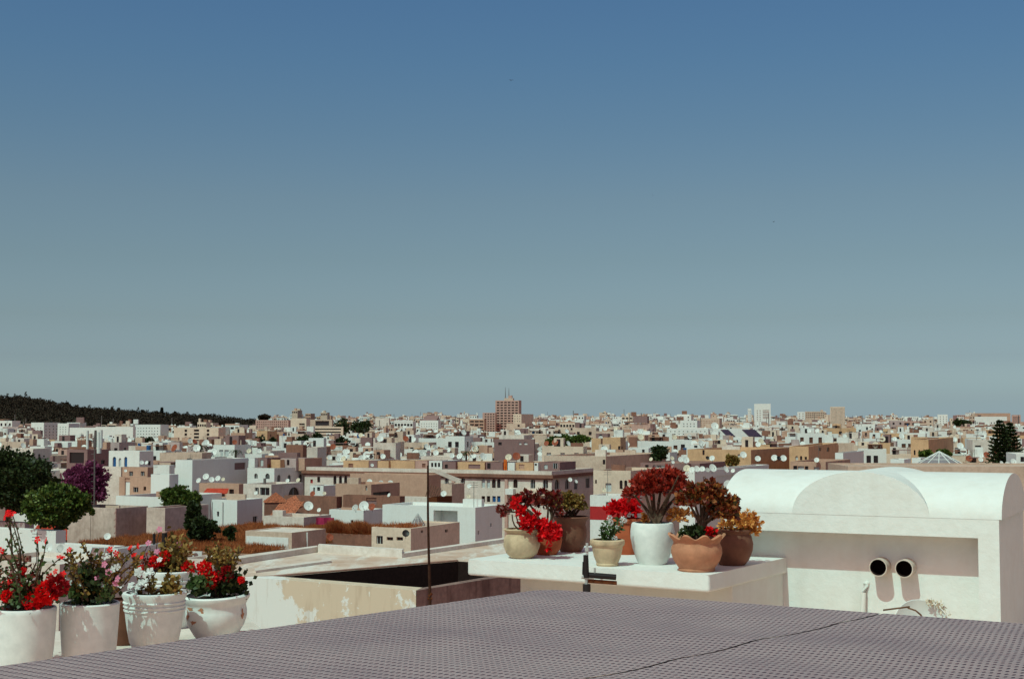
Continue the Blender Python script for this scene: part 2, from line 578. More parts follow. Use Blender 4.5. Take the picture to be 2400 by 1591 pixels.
vault(mb, -.12, Wd + .02, -.002, Td + .002, .318, 'x')
mb.build('barrel_vault', 'white_clean', root, 35)
mb = MB()
vault(mb, .455, 1.503, -.0022, Td + .003, .333, 'y')
mb.build('cross_vault', 'white_clean', root, 35)
for x in (1.10, 1.295):
    mb = MB()
    ro, ri, L = .068, .061, .150
    V, Fc = [], []
    for k in range(28):
        t = 2 * math.pi * k / 28
        for (r_, y) in ((ro, REC + .02), (ro, REC - L), (ri, REC - L), (ri, REC - .01)):
            V.append((x + r_ * math.cos(t), y, 1.870 + r_ * math.sin(t)))
    for k in range(28):
        q = (k + 1) % 28
        for i in range(3):
            Fc.append((k * 4 + i, q * 4 + i, q * 4 + i + 1, k * 4 + i + 1))
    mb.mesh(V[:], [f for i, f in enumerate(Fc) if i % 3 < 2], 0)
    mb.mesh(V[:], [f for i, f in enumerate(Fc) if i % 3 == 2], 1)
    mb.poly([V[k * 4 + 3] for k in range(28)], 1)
    mb.build('vent_pipe', ['white_worn', 'soot_and_shade'], root, 50)
mb = MB()
mb.tube([(.955, REC - .03, 1.0), (.955, REC - .035, 1.55), (.96, REC - .028, 1.66), (.975, REC - .01, 1.72), (.985, REC + .01, 1.735)], .021, 10)
mb.build('downpipe', 'white', root, True)

# small whitewashed dish and dry stems at the foot of the vaulted hut
dp = atd(2150, 1475, 9.6)
root = thing('satellite_dish', 'whitewashed tilted dish with a brown rod and peeling edge in front of the vaulted hut', 'satellite dish', dp)
mb = MB()
prof = [(0, 0), (.06, .006), (.12, .024), (.17, .05), (.20, .072), (.205, .07), (.17, .042), (.12, .016), (.06, -.002), (0, -.008)]
mb.lathe(prof, 30)
o = mb.build('dish', 'dish_white', root, True)
o.rotation_euler = (R(62), R(18), 0)
o.location = (.02, .03, -.02)
mb = MB()
mb.tube([atd(2070, 1429, 9.5) - dp, atd(2132, 1421, 9.5) - dp], .006, 6)
mb.tube([atd(2128, 1424, 9.5) - dp, atd(2146, 1430, 9.45) - dp, atd(2158, 1440, 9.45) - dp, atd(2166, 1456, 9.45) - dp], .006, 6)
mb.build('arm', 'wood', root, True)
P = np.array([atd(2175 + 50 * t + rng.normal() * 5, 1412 + 34 * t * t + rng.normal() * 3, 9.62) - dp for t in rng.random(70)])
quads('peeling_edge', leafs(P, rng.normal(size=(70, 3)) + [0, 0, .6], .03, .007), 'dish_cream', root)

# ------------------------------------------------------------------ thin antenna mast in front of the open court
D = 12.0
p0 = atd(1008, 1470, D)
root = thing('antenna_mast', 'thin rusty antenna rod rising in front of the open roof court', 'antenna', p0)
mb = MB()
mb.tube([(0, 0, 0)] + [atd(x, y, D) - p0 for x, y in ((1008, 1400), (1005, 1300), (1003, 1200), (1003, 1090))], [.013, .013, .011, .010, .009], 8)
mb.build('rod', 'rust_dark', root, True)
mb = MB()
mb.tube([atd(1002, 1402, D) - p0, atd(1013, 1402, D) - p0], .012, 8)
mb.tube([atd(1005, 1397, D) - p0, atd(1012, 1389, D) - p0], .014, 8)
mb.build('clamp', 'rust', root, True)

# ================================================================== potted plants
def local(root):
    ro = Vector(root.location)
    return lambda px, py, D: atd(px, py, D) - ro
def make_pot(root, prof, mat, wall=.014, seg=44, fn=None, soil=True, smooth=True):
    top = prof[-1]
    inner = [(max(r - wall, .01), z) for r, z in reversed(prof) if z > .03]
    inner[0] = (top[0] - wall, top[1])
    mb = MB()
    mb.lathe([(.002, 0)] + prof + inner + [(.002, inner[-1][1])], seg, 0, fn)
    o = mb.build('pot', mat, root, smooth)
    if soil:
        zs = top[1] - .035
        rs = np.interp(zs, [z for r, z in prof], [r for r, z in prof]) - wall * .6
        mb = MB()
        V = [(0, 0, zs + .006)] + [(rs * math.cos(2 * math.pi * k / 26), rs * math.sin(2 * math.pi * k / 26), zs + .004 * math.sin(k * 2.3)) for k in range(26)]
        mb.mesh(V, [(0, 1 + k, 1 + (k + 1) % 26) for k in range(26)])
        mb.build('soil', 'soil', root)
    return o
def rosettes(name, root, P, out, n, L, W, mat, spread=.75, jit=.25):
    """one rosette of n leaves at every P, opening along out"""
    P, out = np.asarray(P, float), unit(np.asarray(out, float))
    k = len(P)
    D_ = unit(out[:, None, :] * (1.0 - spread * rng.random((k, n, 1))) + rng.normal(size=(k, n, 3)) * spread * .8)
    Q = P[:, None, :] + rng.normal(size=(k, n, 3)) * jit * L * .3
    Ls = L * (.65 + .6 * rng.random((k, n)))
    return quads(name, leafs(Q.reshape(-1, 3), D_.reshape(-1, 3), Ls.reshape(-1), (Ls * W / L).reshape(-1)), mat, root)
def in_canopy(c, r, n, shell=.45, low=-.5):
    """points in the outer part of an ellipsoid, fewer below"""
    out = []
    while len(out) < n:
        d = rng.normal(size=3)
        d /= np.linalg.norm(d)
        if d[2] < low + .2 * rng.random():
            continue
        k = (1 - shell * rng.random() ** 1.2) * (.88 + .2 * math.sin(d[0] * 5 + c[0] * 40) * math.sin(d[2] * 4 + 1))
        out.append(np.array(c) + d * np.array(r) * k)
    return np.array(out)
def stems(name, root, paths, r0, r1, mat='stem_brown'):
    mb = MB()
    for p in paths:
        m = len(p)
        mb.tube(p, [r0 + (r1 - r0) * i / (m - 1) for i in range(m)], 6)
    return mb.build(name, mat, root, True)
def flower_ball(root, c, r, mat, n=170):
    """geranium head: a ball of many small petals"""
    d = unit(rng.normal(size=(n, 3)))
    P = np.array(c) + d * r * (.55 + .4 * rng.random((n, 1)))
    return quads('flower_head', leafs(P, d + rng.normal(size=(n, 3)) * .7, r * .55, r * .22, .15), mat, root)
def flower_disc(root, c, r, mat, face=(-.2, -1, .45)):
    """five flat petals"""
    f = Vector(face) + Vector(rng.normal(size=3) * .35)
    f.normalize()
    a = f.cross(Vector((0, 0, 1))).normalized()
    q = f.cross(a)
    V = []
    t0 = rng.random() * 6
    for k in range(5):
        t = t0 + 2 * math.pi * k / 5
        d = a * math.cos(t) + q * math.sin(t)
        s = a * -math.sin(t) + q * math.cos(t)
        c_ = Vector(c)
        V.append([c_, c_ + d * r * .72 + s * r * .40 + f * r * .15, c_ + d * r * 1.08, c_ + d * r * .72 - s * r * .40 + f * r * .15])
    return quads('flower', np.array(V), mat, root)
def sprout(P0, P1, n, bend=.03):
    """a slightly bent stem path"""
    P0, P1 = Vector(P0), Vector(P1)
    o = Vector(rng.normal(size=3)) * bend
    return [P0.lerp(P1, t) + o * math.sin(math.pi * t) for t in [i / n for i in range(n + 1)]]
def leaves_on(name, root, paths, step, L, W, mat, t0=.25):
    P, D_ = [], []
    for p in paths:
        for i in range(len(p) - 1):
            seg = p[i + 1] - p[i]
            m = max(1, int(seg.length / step))
            for k in range(m):
                if (i + k / m) / (len(p) - 1) < t0:
                    continue
                P.append(p[i] + seg * (k / m))
                D_.append(seg.normalized() * .35 + Vector(rng.normal(size=3)) * .8 + Vector((0, 0, .2)))
    n = len(P)
    return quads(name, leafs(np.array(P), np.array(D_), L * (.6 + .7 * rng.random(n)), W * (.7 + .5 * rng.random(n))), mat, root)

# ---- the ledge of white pots at left
ZL = CAMZ - 1.43
mb = MB()
mb.prism([(-3.6, 7.75), (-1.55, 9.35), (-1.95, 10.5), (-4.1, 9.0)], ZL - .5, ZL, 0)
o = mb.build('parapet_ledge', 'white_worn')
tag(o, 'whitewashed parapet ledge under the row of white flower pots', 'ledge')

def left_pot(name, px, D, label, prof, group='white flower pots on the parapet ledge', mat='pot_white', **kw):
    p = atd(px, 1500, D)
    root = thing(name, label, 'potted plant', (p.x, p.y, ZL), rng.random() * 6, group)
    root.rotation_euler = (0, 0, 0)
    make_pot(root, prof, mat, **kw)
    return root
# pot 1
root = left_pot('potted_plant', 55, 8.3, 'white pot at the photo edge with thorny stems and three big red geranium heads', [(.155, 0), (.168, .1), (.177, .22), (.181, .315), (.183, .335), (.178, .345)], seg=52)
Q = local(root)
D = 8.3
tips = [(48, 1288), (85, 1318), (100, 1340), (135, 1345), (20, 1310), (118, 1362), (62, 1325), (8, 1290), (30, 1345), (98, 1308), (75, 1350), (-5, 1330), (16, 1262)]
paths = []
for x, y in tips:
    b0 = Q(45 + rng.normal() * 14, 1428, D + rng.normal() * .04)
    paths.append(sprout(b0, Q(x, y, D + rng.normal() * .08), 5, .035))
stems('stem', root, paths, .008, .0045)
leaves_on('foliage', root, paths, .012, .034, .010, 'leaf_geranium', .55)
P = np.array([Q(42 + rng.normal() * 32, 1390 + rng.normal() * 22, D + rng.normal() * .07) for _ in range(520)])
quads('foliage', leafs(P, rng.normal(size=(520, 3)) + [0, 0, .4], .035, .013), 'leaf_geranium', root)
P = np.array([Q(38 + rng.normal() * 28, 1372 + rng.normal() * 28, D + rng.normal() * .07) for _ in range(420)])
quads('foliage', leafs(P, rng.normal(size=(420, 3)), .028, .008), 'leaf_maroon', root)
for x, y, r, m in ((109, 1386, .062, 'petal_red'), (136, 1371, .055, 'petal_darkred'), (79, 1413, .050, 'petal_red'), (17, 1396, .032, 'petal_red'), (55, 1336, .016, 'petal_red')):
    flower_ball(root, Q(x, y, D - .07), r, m, 190)
for x, y in ((108, 1266), (88, 1264), (54, 1339), (22, 1363), (4, 1368), (34, 1387), (116, 1350), (20, 1202), (12, 1212), (30, 1204), (2, 1290), (148, 1345), (50, 1372), (140, 1305)):
    flower_disc(root, Q(x, y, D - .03), .022, 'petal_red')
    q_ = sprout(Q(45 + (x - 45) * .5, 1400, D), Q(x, y + 3, D - .02), 5, .04)
    stems('stem', root, [q_], .0055, .003)
    leaves_on('foliage', root, [q_], .02, .030, .010, 'leaf_geranium', .6)
# the tall bare stem with a red head
p = sprout(Q(12, 1420, D), Q(20, 1205, D), 6, .02)
stems('stem', root, [p], .007, .005)
flower_ball(root, Q(21, 1203, D), .022, 'petal_red', 80)
# pot 2
root = left_pot('potted_plant', 209, 8.55, 'plain straight-sided white pot with tall leafy stems and small pink flowers', [(.152, 0), (.160, .1), (.168, .22), (.173, .32), (.176, .335), (.170, .342)])
Q = local(root)
D = 8.55
paths = []
for x, y in ((152, 1295), (160, 1318), (190, 1272), (185, 1300), (200, 1320), (222, 1310), (238, 1300), (262, 1290), (285, 1298), (305, 1302), (330, 1298), (270, 1330), (248, 1345), (178, 1335), (165, 1290), (228, 1340)):
    b0 = Q(210 + (x - 215) * .3 + rng.normal() * 8, 1408, D + rng.normal() * .06)
    paths.append(sprout(b0, Q(x, y, D + rng.normal() * .08), 5, .03))
stems('stem', root, paths, .0065, .0035)
leaves_on('foliage', root, paths, .006, .032, .011, 'leaf_olive', .2)
P = np.array([Q(212 + rng.normal() * 24, 1372 + rng.normal() * 22, D + rng.normal() * .06) for _ in range(620)])
quads('foliage', leafs(P, rng.normal(size=(620, 3)) + [0, 0, .5], .04, .014), 'leaf_dark', root)
P = np.array([Q(170 + 76 * (i % 2) + rng.normal() * 9, 1392 + rng.normal() * 9, D - .08 + rng.normal() * .03) for i in range(70)])
quads('foliage', leafs(P, rng.normal(size=(70, 3)) + [0, 0, .7], .05, .020), 'leaf_geranium', root)
for x, y, m in ((229, 1354, 'petal_pink'), (246, 1303, 'petal_white'), (254, 1340, 'petal_pink'), (264, 1334, 'petal_white'), (274, 1328, 'petal_white'), (245, 1322, 'petal_pink'), (155, 1362, 'petal_white'), (167, 1362, 'petal_white'), (184, 1369, 'petal_white'), (272, 1366, 'petal_pink'), (244, 1369, 'petal_white'), (283, 1370, 'petal_white'), (276, 1356, 'petal_pink')):
    flower_disc(root, Q(x, y, D - .08), .022, m)
for x, y in ((162, 1288), (146, 1307), (147, 1346), (130, 1339), (212, 1328), (258, 1287), (278, 1304), (272, 1296), (305, 1283), (324, 1279), (330, 1306), (314, 1300)):
    flower_disc(root, Q(x, y, D), .020, 'petal_red')
    q_ = sprout(Q(215 + (x - 215) * .45, 1402, D), Q(x, y + 2, D + .02), 5, .04)
    stems('stem', root, [q_], .005, .003)
    leaves_on('foliage', root, [q_], .012, .030, .010, 'leaf_olive', .35)
# pot 3
def ribs(prof, z0, n, dz):
    out = []
    for r, z in prof:
        out.append((r, z))
    for i in range(n):
        z = z0 + i * dz
        r = float(np.interp(z, [b_ for a_, b_ in prof], [a_ for a_, b_ in prof]))
        out += [(r, z - .007), (r + .007, z - .003), (r + .007, z + .003), (r, z + .007)]
    return sorted(out, key=lambda t: t[1])
flare = ribs([(.125, 0), (.150, .05), (.166, .13), (.178, .22), (.187, .31), (.198, .335), (.197, .352), (.187, .356)], .248, 3, .024)
root = left_pot('potted_plant', 361, 8.95, 'white flared pot with three raised rings and big white blossoms', flare)
Q = local(root)
D = 8.95
paths = []
for x, y in ((318, 1335), (340, 1330), (352, 1338), (332, 1360), (362, 1352), (325, 1362), (380, 1395), (398, 1345), (405, 1368), (410, 1385), (345, 1375)):
    b0 = Q(355 + (x - 355) * .5 + rng.normal() * 6, 1400, D + rng.normal() * .05)
    paths.append(sprout(b0, Q(x, y, D + rng.normal() * .06), 5, .02))
stems('stem', root, paths, .006, .0035)
leaves_on('foliage', root, paths, .006, .034, .012, 'leaf_olive', .1)
P = np.array([Q(402 + rng.normal() * 10, 1378 + rng.normal() * 14, D - .03 + rng.normal() * .05) for _ in range(130)])
quads('foliage', leafs(P, rng.normal(size=(130, 3)) + [0, 0, .5], .04, .014), 'leaf_olive', root)
for x, y, r in ((325, 1340, .034), (352, 1341, .034), (331, 1365, .026), (322, 1376, .024), (314, 1388, .026), (341, 1362, .022), (374, 1311, .02), (307, 1372, .03)):
    flower_disc(root, Q(x, y, D - .08), r, 'petal_white')
    flower_disc(root, Q(x, y, D - .085), r * .8, 'petal_white')
# pot 5, behind
root = left_pot('potted_plant', 398, 9.9, 'white ringed pot half hidden behind the others, holding a tall green bush', [(r_ * 1.0, z_ * 1.10) for r_, z_ in flare])
Q = local(root)
D = 9.9
paths = []
for x, y in ((365, 1300), (378, 1285), (402, 1250), (405, 1275), (412, 1292), (425, 1290), (430, 1308), (440, 1330), (388, 1300), (356, 1306), (350, 1288), (435, 1300), (418, 1320)):
    b0 = Q(405 + (x - 400) * .3 + rng.normal() * 5, 1372, D + rng.normal() * .05)
    paths.append(sprout(b0, Q(x, y, D + rng.normal() * .07), 5, .03))
stems('stem', root, paths, .007, .004)
leaves_on('foliage', root, paths, .006, .036, .013, 'leaf_olive', .3)
P = np.array([Q(412 + rng.normal() * 16, 1316 + rng.normal() * 23, D + rng.normal() * .07) for _ in range(720)])
quads('foliage', leafs(P, rng.normal(size=(720, 3)) + [0, 0, .3], .042, .015), 'leaf_olive', root)
P = np.array([Q(345 + rng.normal() * 16, 1328 + rng.normal() * 14, D + rng.normal() * .07) for _ in range(160)])
quads('foliage', leafs(P, rng.normal(size=(160, 3)) + [0, 0, .3], .034, .010), 'leaf_maroon', root)
for x, y, r, m in ((386, 1304, .036, 'petal_red'), (362, 1317, .036, 'petal_red'), (441, 1330, .043, 'petal_red'), (380, 1318, .022, 'petal_red'), (330, 1330, .02, 'petal_red')):
    flower_ball(root, Q(x, y, D - .09), r, m)
for x, y in ((348, 1272), (368, 1292), (374, 1240), (420, 1275), (372, 1318)):
    flower_disc(root, Q(x, y, D - .04), .022, 'petal_pink')
    stems('stem', root, [sprout(Q(395 + (x - 395) * .4, 1360, D), Q(x, y + 2, D - .03), 5, .03)], .005, .003)
# pot 4
def dent(t, r, z):
    return r * (1 + .012 * math.sin(3 * t + 1)), z + .012 * math.sin(t + .6) * (z / .37)
root = left_pot('potted_plant', 505, 9.35, 'chipped white bowl-shaped pot with flaking paint and dark red geraniums', [(.115, 0), (.140, .03), (.182, .10), (.198, .155), (.197, .19), (.190, .225), (.200, .245), (.214, .268), (.216, .284), (.206, .293)], fn=dent)
Q = local(root)
D = 9.35
# flaked patches where the clay shows
for (t, z, w_, h_) in ((-2.35, .285, .24, .022), (-2.2, .17, .16, .035), (-1.85, .275, .12, .018), (-.35, .22, .10, .03), (-2.45, .225, .10, .03)):
    z *= .79
    rr = float(np.interp(z, [0, .03, .10, .155, .19, .225, .245, .268], [.115, .140, .182, .198, .197, .190, .200, .214]))
    V = [((rr + .0035) * (1 + .012 * math.sin(3 * (t + w_ * math.cos(a)) + 1)) * math.cos(t + w_ * math.cos(a) * (.7 + .5 * math.sin(a * 3 + z * 50))), (rr + .0035) * (1 + .012 * math.sin(3 * t + 1)) * math.sin(t + w_ * math.cos(a) * (.7 + .5 * math.sin(a * 3 + z * 50))), z + h_ * math.sin(a) * (.7 + .5 * math.cos(a * 2 + t * 9)) + .012 * math.sin(t + .6) * (z / .37)) for a in [i * math.pi / 9 for i in range(18)]]
    mb = MB()
    mb.poly(V)
    mb.build('flaked_patch', 'pot_terracotta', root)
paths = []
for x, y in ((475, 1330), (495, 1300), (485, 1285), (510, 1275), (530, 1290), (545, 1300), (560, 1282), (520, 1310), (570, 1285), (505, 1325), (540, 1318), (488, 1350)):
    b0 = Q(505 + (x - 510) * .25 + rng.normal() * 6, 1396, D + rng.normal() * .05)
    paths.append(sprout(b0, Q(x, y, D + rng.normal() * .07), 5, .03))
stems('stem', root, paths, .008, .004)
leaves_on('foliage', root, paths, .005, .032, .010, 'leaf_olive', .5)
P = np.array([Q(530 + rng.normal() * 20, 1366 + rng.normal() * 12, D + rng.normal() * .07) for _ in range(520)])
quads('foliage', leafs(P, rng.normal(size=(520, 3)) + [0, 0, .3], .045, .018), 'leaf_dark', root)
P = np.array([Q(466 + rng.normal() * 13, 1372 + rng.normal() * 11, D - .1 + rng.normal() * .05) for _ in range(240)])
quads('foliage', leafs(P, rng.normal(size=(240, 3)) + [0, 0, .3], .042, .018), 'leaf_geranium', root)
P = np.array([Q(520 + rng.normal() * 16, 1308 + rng.normal() * 13, D + rng.normal() * .06) for _ in range(330)])
quads('foliage', leafs(P, rng.normal(size=(330, 3)) + [0, 0, .4], .030, .010), 'leaf_olive', root)
for x, y, r, m in ((478, 1332, .044, 'petal_red'), (498, 1352, .034, 'petal_red'), (494, 1364, .036, 'petal_red'), (529, 1345, .046, 'petal_darkred'), (566, 1358, .022, 'petal_red'), (512, 1358, .02, 'petal_darkred')):
    flower_ball(root, Q(x, y, D - .1), r, m)

# a plain clay pot between them
p = atd(288, 1500, 9.15)
root = thing('clay_pot', 'dark brown clay pot squeezed in the gap between the plain and the ringed white pots', 'pot', (p.x, p.y, ZL))
make_pot(root, [(.07, 0), (.095, .06), (.108, .16), (.104, .24), (.112, .255), (.112, .28), (.104, .287)], 'pot_brown')

# ---- the clay pots on the slab
def slab_pot(px, py, label, prof, mat, **kw):
    p = atz(px, py, ZB)
    root = thing('potted_plant', label, 'potted plant', p, 0, 'clay pots on the white slab')
    make_pot(root, prof, mat, **kw)
    return root, local(root), p.y
G = lambda n, f: [f() for _ in range(n)]
# a cream pot, scarlet leaves
root, Q, D = slab_pot(1223, 1307, 'round cream clay pot with bright scarlet leaf rosettes spilling over its right side', [(.085, 0), (.125, .04), (.146, .10), (.144, .15), (.124, .185), (.120, .20), (.136, .212), (.146, .225), (.138, .232)], 'pot_cream')
P = np.array([Q(x + rng.normal() * 3, y + rng.normal() * 3, D - .09 + rng.normal() * .05) for x, y in G(85, lambda: (lambda t: (1203 + 105 * t, 1196 + 66 * t + rng.normal() * 13))(rng.random()))])
rosettes('foliage', root, P, P - np.array(Q(1245, 1252, D + .05)), 13, .046, .012, 'red')
stems('stem', root, [sprout(Q(1225, 1245, D), Q(x, y, D), 4, .01) for x, y in ((1210, 1210), (1240, 1210), (1260, 1220), (1275, 1235), (1200, 1205))], .007, .005)
# b red-brown pot, maroon rosettes
root, Q, D = slab_pot(1281, 1299, 'red-brown clay pot hidden behind the scarlet leaves with dark maroon rosettes on bare stems', [(.08, 0), (.115, .05), (.128, .12), (.118, .19), (.128, .215), (.12, .222)], 'pot_red')
c = [(1185, 1198), (1205, 1180), (1215, 1168), (1235, 1160), (1255, 1165), (1270, 1158), (1285, 1165), (1300, 1160), (1310, 1175), (1245, 1178), (1225, 1190), (1265, 1182), (1290, 1185), (1305, 1192), (1195, 1190), (1230, 1172), (1280, 1175), (1178, 1196), (1212, 1176)]
P = np.array([Q(x + rng.normal() * 4, y + rng.normal() * 4, D + rng.normal() * .08) for x, y in c * 3])
rosettes('foliage', root, P, P - np.array(Q(1260, 1230, D)), 14, .05, .015, 'leaf_maroon', .8)
stems('stem', root, [sprout(Q(1278 + rng.normal() * 5, 1240, D), Q(x, y, D + rng.normal() * .05), 5, .03) for x, y in c[::2]], .010, .006)
# c big brown pot, olive bush
root, Q, D = slab_pot(1338, 1292, 'tall dark brown glazed pot with a flared rim and a round olive-gold bush', [(.085, 0), (.115, .05), (.132, .12), (.133, .18), (.122, .225), (.126, .235), (.128, .25), (.148, .275), (.158, .285), (.150, .292)], 'pot_brown')
cc = Q(1337, 1178, D)
P = in_canopy(cc, (.165, .15, .095), 330, .6, -.75)
rosettes('foliage', root, P, P - np.array(Q(1337, 1195, D)), 9, .026, .009, 'leaf_olive', .8)
stems('trunk', root, [sprout(Q(1335 + rng.normal() * 7, 1212, D), Q(x, y, D + rng.normal() * .05), 5, .02) for x, y in ((1300, 1180), (1315, 1175), (1335, 1170), (1355, 1175), (1370, 1180), (1325, 1190), (1350, 1190))], .013, .005)
# e tall terracotta pot behind
root, Q, D = slab_pot(1469, 1298, 'tall terracotta pot with a thick rolled rim and red leaf rosettes, behind the white pot', [(.075, 0), (.10, .06), (.118, .16), (.122, .23), (.118, .255), (.136, .262), (.141, .275), (.136, .29), (.128, .292)], 'pot_red')
P = np.array([Q(1466 + rng.normal() * 17, 1192 + rng.normal() * 10 + .002 * 0, D + rng.normal() * .07) for _ in range(52)])
rosettes('foliage', root, P, P - np.array(Q(1466, 1222, D)), 13, .06, .014, 'red', .7)
# d small cream pot
root, Q, D = slab_pot(1423.6, 1325, 'small cream clay pot with a thick rim and a little plant with white buds', [(.080, 0), (.086, .012), (.082, .022), (.102, .07), (.114, .125), (.116, .145), (.128, .155), (.132, .172), (.130, .19), (.120, .197)], 'pot_cream')
paths = [sprout(Q(1428 + rng.normal() * 5, 1270, D), Q(x, y, D + rng.normal() * .04), 4, .015) for x, y in ((1410, 1240), (1415, 1225), (1428, 1215), (1440, 1222), (1452, 1215), (1462, 1225), (1435, 1240), (1455, 1240), (1420, 1250))]
stems('stem', root, paths, .007, .004, 'leaf_geranium')
leaves_on('foliage', root, paths, .006, .034, .012, 'leaf_geranium', .15)
for x, y, r in ((1429, 1213, .018), (1432, 1224, .018), (1461, 1218, .024), (1441, 1262, .020), (1457, 1226, .014), (1446, 1235, .013)):
    flower_ball(root, Q(x, y, D - .03), r, 'petal_white', 70)
# f white pot, rust bush
root, Q, D = slab_pot(1529.5, 1321, 'big white painted clay pot with a large rust-red bush on several trunks', [(.105, 0), (.128, .05), (.152, .12), (.167, .20), (.168, .25), (.160, .30), (.154, .312), (.146, .314)], 'pot_white')
tr = []
for x, y in ((1487, 1160), (1505, 1130), (1530, 1112), (1555, 1105), (1590, 1115), (1600, 1145), (1572, 1150), (1525, 1160)):
    mid = Q(1537 + (x - 1540) * .45, 1185 + (y - 1130) * .2, D + rng.normal() * .04)
    tr.append([Q(1537 + rng.normal() * 6, 1232, D + rng.normal() * .02), Q(1537 + (x - 1540) * .2, 1210, D), mid, Q(x, y, D + rng.normal() * .08)])
stems('trunk', root, tr, .023, .007)
P = np.concatenate([in_canopy(Q(1512, 1143, D), (.125, .13, .125), 190, .8, -.6), in_canopy(Q(1578, 1138, D), (.13, .13, .15), 220, .8, -.6), in_canopy(Q(1545, 1125, D), (.11, .12, .10), 90, .8, -.5), in_canopy(Q(1480, 1160, D), (.05, .06, .05), 18, .8, -.6)])
rosettes('foliage', root, P, P - np.array(Q(1540, 1195, D)), 10, .046, .010, 'leaf_rust', .7)
P = np.array([Q(1600 + rng.normal() * 17, 1204 + rng.normal() * 8, D + .05 + rng.normal() * .05) for _ in range(40)] + [Q(1515 + rng.normal() * 4, 1215 + rng.normal() * 5, D + .05) for _ in range(8)])
rosettes('foliage', root, P, P - np.array(Q(1595, 1235, D)), 10, .034, .010, 'leaf_gold', .8)
# h dark brown pot, golden rosettes
root, Q, D = slab_pot(1716, 1323, 'round dark brown clay pot with golden yellow rosettes, beside the vaulted hut', [(.095, 0), (.13, .045), (.155, .11), (.160, .16), (.150, .21), (.138, .235), (.142, .25), (.158, .262), (.15, .27)], 'pot_brown')
P = np.array([Q(1732 + rng.normal() * 21, 1222 + rng.normal() * 10, D + rng.normal() * .08) for _ in range(130)] + [Q(1762 + rng.normal() * 6, 1240 + rng.normal() * 6, D - .05) for _ in range(22)])
rosettes('foliage', root, P, P - np.array(Q(1725, 1255, D)), 10, .034, .010, 'leaf_gold', .8)
# g scalloped pot
def scallop(t, r, z):
    k = max(0, (z - .195) / .07)
    return r + .018 * k * math.cos(9 * t), z + .020 * k * math.cos(9 * t)
root, Q, D = slab_pot(1633, 1337, 'wide terracotta bowl with a wavy scalloped rim holding a jade bush', [(.128, 0), (.135, .012), (.130, .022), (.168, .075), (.186, .13), (.183, .17), (.168, .20), (.172, .215), (.190, .24), (.200, .25), (.192, .256)], 'pot_terracotta', seg=108, fn=scallop)
tr = []
for x, y in ((1605, 1160), (1620, 1150), (1640, 1140), (1660, 1150), (1680, 1160), (1700, 1185), (1712, 1200), (1650, 1165), (1670, 1185), (1625, 1175), (1690, 1205)):
    tr.append([Q(1647 + rng.normal() * 5, 1262, D + rng.normal() * .02), Q(1645 + (x - 1645) * .15, 1225, D), Q(1645 + (x - 1645) * .55, 1195 + (y - 1165) * .3, D + rng.normal() * .04), Q(x, y, D + rng.normal() * .08)])
stems('trunk', root, tr, .016, .006)
P = np.concatenate([in_canopy(Q(1650, 1165, D), (.18, .15, .12), 240, .75, -.5), in_canopy(Q(1695, 1195, D), (.12, .12, .11), 130, .75, -.6), in_canopy(Q(1608, 1172, D), (.07, .08, .07), 55, .8, -.6)])
rosettes('foliage', root, P, P - np.array(Q(1650, 1215, D)), 10, .044, .014, 'leaf_jade', .8)
P = np.array([Q(1625 + rng.normal() * 16, 1250 + rng.normal() * 8, D + rng.normal() * .07) for _ in range(40)])
rosettes('foliage', root, P, P - np.array(Q(1625, 1275, D)), 10, .045, .014, 'leaf_dark', .8)
P = np.array([Q(1667 + rng.normal() * 5, 1247 + rng.normal() * 5, D - .08 + rng.normal() * .02) for _ in range(10)])
rosettes('foliage', root, P, P - np.array(Q(1667, 1262, D)), 12, .04, .012, 'red', .8)

# ---- birds
def bird(px, py, D, span, label, flap, yaw):
    root = thing('bird', label, 'bird', atd(px, py, D), yaw, 'birds in the sky')
    mb = MB()
    s = span
    prof = [(-.30, .005), (-.22, .03), (-.08, .065), (.08, .06), (.18, .035), (.24, .04), (.30, .02), (.34, .003)]
    mb.tube([(x * s, 0, 0) for x, _ in prof], [r * s for _, r in prof], 8)
    mb.mesh([(-.26 * s, 0, .01 * s), (-.46 * s, .10 * s, 0), (-.42 * s, 0, 0), (-.46 * s, -.10 * s, 0)], [(0, 1, 2), (0, 2, 3)])
    mb.build('body', 'black', root, True)
    for d in (1, -1):
        mb = MB()
        a, b_ = flap
        V = [(.12 * s, .03 * d * s, .02 * s), (-.12 * s, .03 * d * s, .02 * s), (.15 * s, .26 * d * s, a * s), (-.10 * s, .26 * d * s, a * s - .01 * s), (.02 * s, .52 * d * s, b_ * s), (-.03 * s, .5 * d * s, b_ * s)]
        mb.mesh(V + [(x, y, z + .012 * s) for x, y, z in V], [(0, 1, 3, 2), (2, 3, 5, 4), (6, 8, 9, 7), (8, 10, 11, 9), (0, 2, 8, 6), (2, 4, 10, 8), (1, 7, 9, 3), (3, 9, 11, 5), (4, 5, 11, 10)])
        mb.build('wing', 'black', root)
bird(1198, 189, 120, .42, 'largest dark bird, high in the sky above the brown tower', (.12, .02), 1.9)
bird(1813, 520, 150, .34, 'dark bird gliding in the sky above the white twin towers', (.08, .16), .6)
bird(1530, 458, 170, .22, 'tiny faint bird, smallest speck in the sky right of centre', (.06, -.02), 2.6)

# ================================================================== ground and city builder
mb = MB()
mb.mesh([(-9000, -300, 0), (9000, -300, 0), (9000, 14000, 0), (-9000, 14000, 0)], [(0, 1, 2, 3)])
structure(mb.build('ground', 'ground'))

